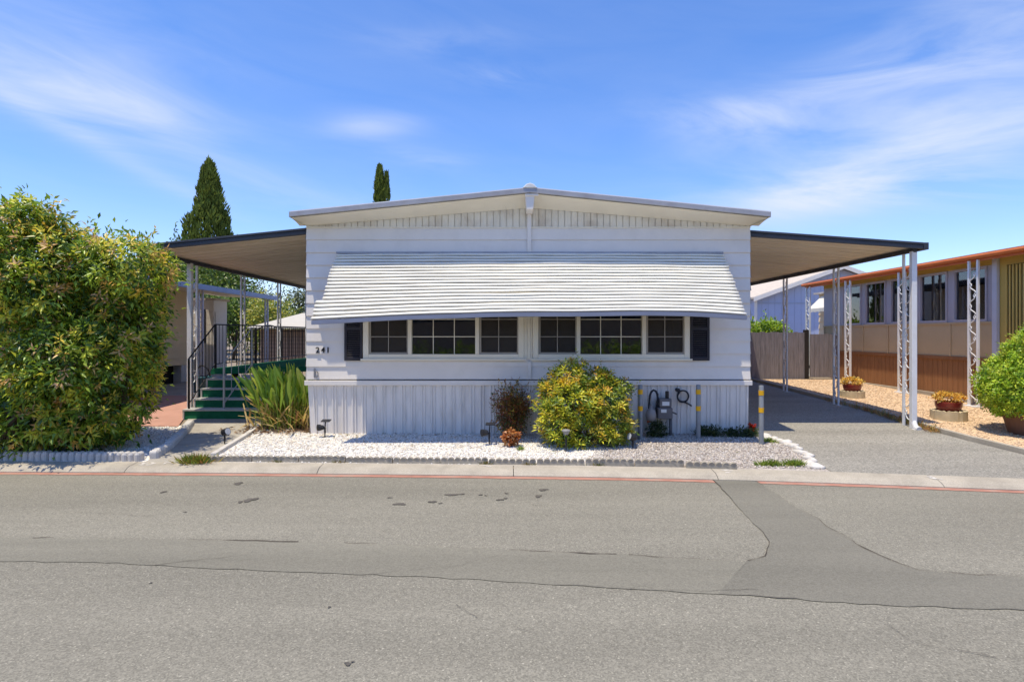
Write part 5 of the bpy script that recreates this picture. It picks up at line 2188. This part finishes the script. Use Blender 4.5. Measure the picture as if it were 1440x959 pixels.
# potted succulents on scalloped rings
def pot(x, y, s, label):
    z = g(y)
    root = thing('flower_pot', label, 'flower pot', (x, y, z), 'red pots on scalloped rings by the brown skirting')
    mb = MB()
    n = 40
    vs, fs = [], []
    R0 = .265 * s
    H = .17 * s
    for k in range(n):
        t = 2 * math.pi * k / n
        b = 1 + .03 * abs(math.sin(t * 8))
        hh = H * (.86 + .14 * abs(math.sin(t * 8)))
        vs += [(x + R0 * b * math.cos(t), y + R0 * b * math.sin(t), z - .02), (x + R0 * b * math.cos(t), y + R0 * b * math.sin(t), z + hh),
               (x + R0 * .8 * math.cos(t), y + R0 * .8 * math.sin(t), z + hh), (x + R0 * .8 * math.cos(t), y + R0 * .8 * math.sin(t), z + .05)]
    for k in range(n):
        a, b = k * 4, ((k + 1) % n) * 4
        fs += [(a, b, b + 1, a + 1), (a + 1, b + 1, b + 2, a + 2), (a + 2, b + 2, b + 3, a + 3)]
    fs.append(tuple(k * 4 + 3 for k in range(n)))
    mb.add(vs, fs)
    mb.build('edging_ring', M['ring'], root)
    mb = MB()
    mb.lathe([(.13 * s, .06), (.185 * s, .20 * s), (.20 * s, .24 * s), (.205 * s, .31 * s), (.18 * s, .315 * s), (.17 * s, .27 * s)], (x, y, z), 24)
    set_smooth_angle(mb.build('pot', M['terracotta'], root))
    crown('plant', [(x, y, z + .37 * s, .235 * s, .22 * s, .085 * s)], 90, 12, .018, .035, [(.72, .48, .08), (.62, .36, .07), (.74, .56, .14), (.42, .32, .07)], [3, 2, 2, 1], int(x * 100), root, aspect=.8, up=.6, zbias=.5)
    return root


pot(7.74, 10.12, 1.0, 'red pot of yellow plant on a sand ring nearer the street, beside the round shrub')
pot(7.62, 12.8, .93, 'red pot of yellow plant on a sand ring farther back behind the carport posts')

# shrub behind the wooden fence
bl = [(8.15, 18.2, 1.45, .58, .5, .55), (7.75, 18.2, 1.35, .5, .45, .5), (8.45, 18.2, 1.3, .42, .4, .5), (8.1, 18.2, .8, .7, .5, .6)]
fs_ = thing('fence_shrub', 'bright green shrub showing over the grey board fence', 'shrub', (8.1, 18.2, g(18.2)))
crown('foliage', bl, 420, 20, .08, .12, [(.30, .44, .04), (.2, .34, .035), (.40, .5, .08), (.12, .22, .03)], [3, 3, 1, 1], 91, fs_, up=.5, aspect=.5, whip=30)
stems('stem', fs_, (8.1, 18.2, g(18)), bl, 6, .03, 4)


# cypresses
def cypress(x, y, H, R, seed, label, tips=1):
    root = thing('cypress_tree', label, 'tree', (x, y, g(y)))
    rg = np.random.default_rng(seed)
    nP = 26000
    P, D, T, Ln = [], [], [], []
    lobes = []
    nl = 240
    for i in range(nl):
        t = rg.random() ** .8
        a = rg.uniform(0, 6.28)
        prof = (1 - t) ** .8 * (.55 + .45 * min(1, t * 5)) * (1 if t < .97 else .4)
        rr = R * prof * (rg.uniform(.62, 1.02) if rg.random() < .8 else rg.uniform(1.02, 1.24))
        zz = g(y) + .5 + t * (H - .5)
        lobes.append((x + rr * math.cos(a), y + rr * math.sin(a), zz, (.17 * R * (1 - t * .75) + .08) * rg.uniform(.7, 1.3), (1.2 + .8 * rg.random()) * (1 - t * .5) * H / 14))
    per = nP // nl
    base = np.array([(.11, .15, .03), (.15, .20, .038), (.20, .25, .045), (.08, .11, .024)])
    for (lx, ly, lz, lr, lh) in lobes:
        u = unit(rg, per)
        r_ = rg.uniform(.6, 1, per)[:, None]
        p = np.stack([lx + u[:, 0] * lr * r_[:, 0], ly + u[:, 1] * lr * r_[:, 0], lz + u[:, 2] * lh * .6], 1)
        tap = 1 - np.clip((u[:, 2] + 0) * .5 + .3, 0, .8)
        p[:, 0] = lx + (p[:, 0] - lx) * (.35 + tap)
        p[:, 1] = ly + (p[:, 1] - ly) * (.35 + tap)
        d = u * .45
        d[:, 2] = rg.uniform(.7, 1.2, per)
        P.append(p)
        D.append(d)
        T.append(base[rg.integers(0, 4, per)] * rg.uniform(.8, 1.25, (per, 1)) * rg.uniform(.85, 1.2))
    if tips:
        for k in range(tips):
            n = 900
            t = rg.random(n)
            ox = 0 if k == 0 else .55
            a = rg.uniform(0, 6.28, n)
            rr = .05 * R + (1 - t) * .16 * R
            top = H + (0 if k == 0 else -.1)
            P.append(np.stack([x + ox + rr * np.cos(a), y + rr * np.sin(a), g(y) + top - (1 - t) * H * .16], 1))
            d = np.stack([np.cos(a) * .25, np.sin(a) * .25, np.ones(n)], 1)
            D.append(d)
            T.append(base[rg.integers(0, 4, n)])
    P, D, T = np.concatenate(P), np.concatenate(D), np.concatenate(T)
    n = len(P)
    ln = rg.uniform(.2, .45, n) * H / 14
    leaf_mesh('crown', P, D, unit(rg, n) + np.array([0, -.3, .3]), ln, ln * .28, T, M['needle'], root)
    mb = MB()
    mb.tube([(x, y, g(y) - .1), (x, y, g(y) + H * .5), (x, y, g(y) + H * .93)], [.28, .18, .03], 9)
    mb.build('trunk', M['bark'], root, smooth=True)


cypress((294 - 722) / FPX * 40, 40, 12.95, 2.75, 3, 'tall broad cypress rising behind the porch roof')
cypress((534 - 722) / FPX * 46, 46, 14.2, 1.15, 4, 'slim two tipped cypress showing above the white roof', 2)


# background trees
def tree(x, y, H, R, seed, label, pal, dens=1.0, ls=.22, name='tree'):
    root = thing(name, label, 'tree', (x, y, g(y)), 'trees behind the houses')
    rg = random.Random(seed)
    bl = [(x, y, g(y) + H * .62, R, R * .9, H * .36)]
    for i in range(7):
        a = rg.uniform(0, 6.28)
        bl.append((x + math.cos(a) * R * .7, y + math.sin(a) * R * .6, g(y) + H * rg.uniform(.35, .85), R * .5, R * .45, H * .17))
    crown('crown', bl, int(420 * dens), 16, .28, ls, pal, [1] * len(pal), seed, root, up=.2, aspect=.5, whip=60)
    mb = MB()
    mb.tube([(x, y, g(y) - .1), (x + .1, y, g(y) + H * .3), (x, y, g(y) + H * .7)], [R * .1, R * .075, R * .03], 9)
    for i in range(4):
        b = bl[i + 1]
        mb.tube([(x + .08, y, g(y) + H * .28), ((x + b[0]) / 2, (y + b[1]) / 2, (g(y) + H * .3 + b[2]) / 2 + .2), (b[0], b[1], b[2])], [R * .05, R * .035, R * .012], 6)
    mb.build('trunk', M['bark'], root, smooth=True)


mid = [(.12, .20, .03), (.09, .155, .025), (.17, .25, .04), (.05, .10, .02)]
yel = [(.36, .38, .05), (.25, .31, .045), (.16, .22, .035), (.44, .40, .07)]
olv = [(.09, .12, .055), (.12, .15, .065), (.06, .085, .04)]
tree(-18.1, 32, 6.3, 2.9, 11, 'broad green tree behind the neighbour canopy and cypress', mid, 1.6)
tree(-13.3, 27, 3.0, .75, 12, 'dark green slender tree beside the white shed', mid, .5, .16)
tree(-11.35, 26.5, 2.7, .75, 13, 'yellow green round tree between the porch posts', yel, .6, .15)
tree(-17.2, 38, 4.7, .9, 14, 'small feathery treetop above the neighbour canopy end', olv, .4, .16)
tree(-16.2, 42, 4.4, 1.4, 15, 'grey green tree left of the white house wall', olv, .8, .18)
tree(-22, 34, 5.5, 3.5, 16, 'green tree hidden mostly by the big bush', mid, .8)
tree(-15.3, 36, 3.3, 1.3, 17, 'low green tree above the cream shed roof', mid, .6, .18)

# hedge and house on the far side of the road (they show in the window glass)
hd = thing('hedge', 'clipped green hedge across the road reflected in the windows', 'hedge', (0, -5.6, 0))
crown('foliage', [(x_, -5.6, .45, .9, .5, .72) for x_ in np.arange(-9, 10, 1.1)], 700, 16, .12, .14, [(.2, .32, .04), (.26, .38, .05), (.12, .2, .03)], [1, 1, 1], 95, hd, ground_z=-.05)
ho = thing('opposite_house', 'brown house across the road reflected in the windows', 'house', (0, -10, 0))
mb = MB()
mb.box(-11, 11, -14, -10, -.1, 3.0)
mb.build('wall', M['brown_screen'], ho)
mb = MB()
mb.hexa([(-11.5, -14.5, 3.0), (11.5, -14.5, 3.0), (11.5, -8.9, 3.0), (-11.5, -8.9, 3.0)], [(-11.5, -12.1, 4.2), (11.5, -12.1, 4.2), (11.5, -11.9, 4.2), (-11.5, -11.9, 4.2)])
mb.build('roof', M['dark_trim'], ho)

# ------------------------------------------------------------------ light
SUN = Vector((.67, .60, -3.4)).normalized()      # direction the light travels
sd = bpy.data.lights.new('sun', 'SUN')
sd.energy = 3.85
sd.angle = math.radians(0.55)
sd.color = (1.0, .89, .69)
so_ = bpy.data.objects.new('sun', sd)
COL.objects.link(so_)
so_.location = (-10, -9, 50)
so_.rotation_euler = SUN.to_track_quat('-Z', 'Y').to_euler()

w = bpy.data.worlds.new('World')
scene.world = w
w.use_nodes = True
N, L = w.node_tree.nodes, w.node_tree.links
bg = N['Background']
sky = N.new('ShaderNodeTexSky')
sky.sky_type = 'NISHITA'
sky.sun_disc = False
to = -SUN
sky.sun_elevation = math.asin(to.z)
sky.sun_rotation = math.atan2(to.x, to.y) % (2 * math.pi)
sky.air_density = 1.0
sky.dust_density = 0.25
sky.ozone_density = 2.0
SKY_STR = 0.13
bg.inputs['Strength'].default_value = SKY_STR


def math_(op, a, b=None, clamp=False):
    n = N.new('ShaderNodeMath')
    n.operation = op
    n.use_clamp = clamp
    for i, v in enumerate((a, b)):
        if v is None:
            continue
        if isinstance(v, (int, float)):
            n.inputs[i].default_value = v
        else:
            L.new(v, n.inputs[i])
    return n.outputs[0]


tc = N.new('ShaderNodeTexCoord')
sx = N.new('ShaderNodeSeparateXYZ')
L.new(tc.outputs['Generated'], sx.inputs[0])
az = math_('ARCTAN2', sx.outputs['X'], sx.outputs['Y'])          # azimuth from north
el = math_('ARCSINE', sx.outputs['Z'])
# streaky cirrus: noise in (azimuth, elevation), drawn out sideways
cv = N.new('ShaderNodeCombineXYZ')
L.new(math_('MULTIPLY', az, 3.0), cv.inputs[0])
L.new(math_('ADD', math_('MULTIPLY', el, 13.0), math_('MULTIPLY', az, 1.6)), cv.inputs[1])
nz1 = N.new('ShaderNodeTexNoise')
nz1.inputs['Scale'].default_value = 1.0
nz1.inputs['Detail'].default_value = 9
nz1.inputs['Roughness'].default_value = 0.58
nz1.inputs['Distortion'].default_value = 0.6
L.new(cv.outputs[0], nz1.inputs['Vector'])
cover = None
# cirrus banks: azimuth, elevation, widths, tilt, weight
for px, py, wa, we, tilt, wt in [(1010, 165, .11, .026, -.10, .9), (1130, 140, .16, .045, .25, .55), (1330, 110, .22, .09, .35, .8), (1330, 215, .28, .045, .22, .95), (1400, 262, .20, .022, -.1, .8),
                                 (90, 125, .17, .035, -.15, .8), (110, 190, .20, .016, -.42, .65), (60, 70, .25, .07, 0, .4), (700, 106, .075, .018, .0, .6), (525, 178, .075, .02, .1, .6), (590, 220, .07, .016, -.1, .5), (620, 60, .12, .02, .05, .35), (330, 250, .25, .03, -.2, .35), (1000, 290, .5, .03, 0, .25)]:
    a0 = math.atan((px - 722) / FPX)
    e0 = math.atan((470 - py) / FPX * math.cos(a0))
    da = math_('SUBTRACT', az, a0)
    de = math_('SUBTRACT', math_('SUBTRACT', el, e0), math_('MULTIPLY', da, tilt))
    q = math_('ADD', math_('POWER', math_('ABSOLUTE', math_('DIVIDE', da, wa)), 2.0), math_('POWER', math_('ABSOLUTE', math_('DIVIDE', de, we)), 2.0))
    gs = math_('MULTIPLY', math_('POWER', 2.71828, math_('MULTIPLY', q, -1.0)), wt)
    cover = gs if cover is None else math_('ADD', cover, gs)
mrn = N.new('ShaderNodeMapRange')
mrn.inputs['From Min'].default_value = 0.32
mrn.inputs['From Max'].default_value = 0.68
L.new(nz1.outputs['Fac'], mrn.inputs['Value'])
fac = math_('MULTIPLY', math_('ADD', math_('MULTIPLY', mrn.outputs[0], 1.0), .08), cover)
fac = math_('ADD', fac, math_('MULTIPLY', mrn.outputs[0], .09))
fac = math_('MULTIPLY', fac, .70, True)
hs = N.new('ShaderNodeHueSaturation')
hs.inputs['Saturation'].default_value = 1.22
hs.inputs['Value'].default_value = 1.14
L.new(sky.outputs[0], hs.inputs['Color'])
mx = N.new('ShaderNodeMix')
mx.data_type = 'RGBA'
mx.inputs['B'].default_value = (4.6, 5.0, 6.0, 1)
L.new(fac, mx.inputs['Factor'])
tn = N.new('ShaderNodeMix')
tn.data_type = 'RGBA'
tn.blend_type = 'MULTIPLY'
tn.inputs['Factor'].default_value = 1
tn.inputs['B'].default_value = (.97, .955, 1.17, 1)
L.new(hs.outputs[0], tn.inputs['A'])
L.new(tn.outputs['Result'], mx.inputs['A'])
L.new(mx.outputs['Result'], bg.inputs['Color'])

# ------------------------------------------------------------------ camera
cd = bpy.data.cameras.new('camera')
cam = bpy.data.objects.new('camera', cd)
COL.objects.link(cam)
cam.location = (0, 0, EYE)
cam.rotation_euler = (math.radians(90), 0, 0)
cd.sensor_width = 36
cd.lens = 36 * FPX / 1440
cd.shift_x = -2 / 1440
cd.shift_y = -9.5 / 1440
cd.clip_end = 3000
scene.camera = cam

scene.view_settings.view_transform = 'Standard'
scene.view_settings.look = 'None'
scene.view_settings.gamma = 1
scene.view_settings.exposure = 0.42
scene.render.engine = 'CYCLES'
scene.cycles.max_bounces = 8
scene.cycles.diffuse_bounces = 4
scene.cycles.transparent_max_bounces = 12
scene.cycles.use_denoising = True
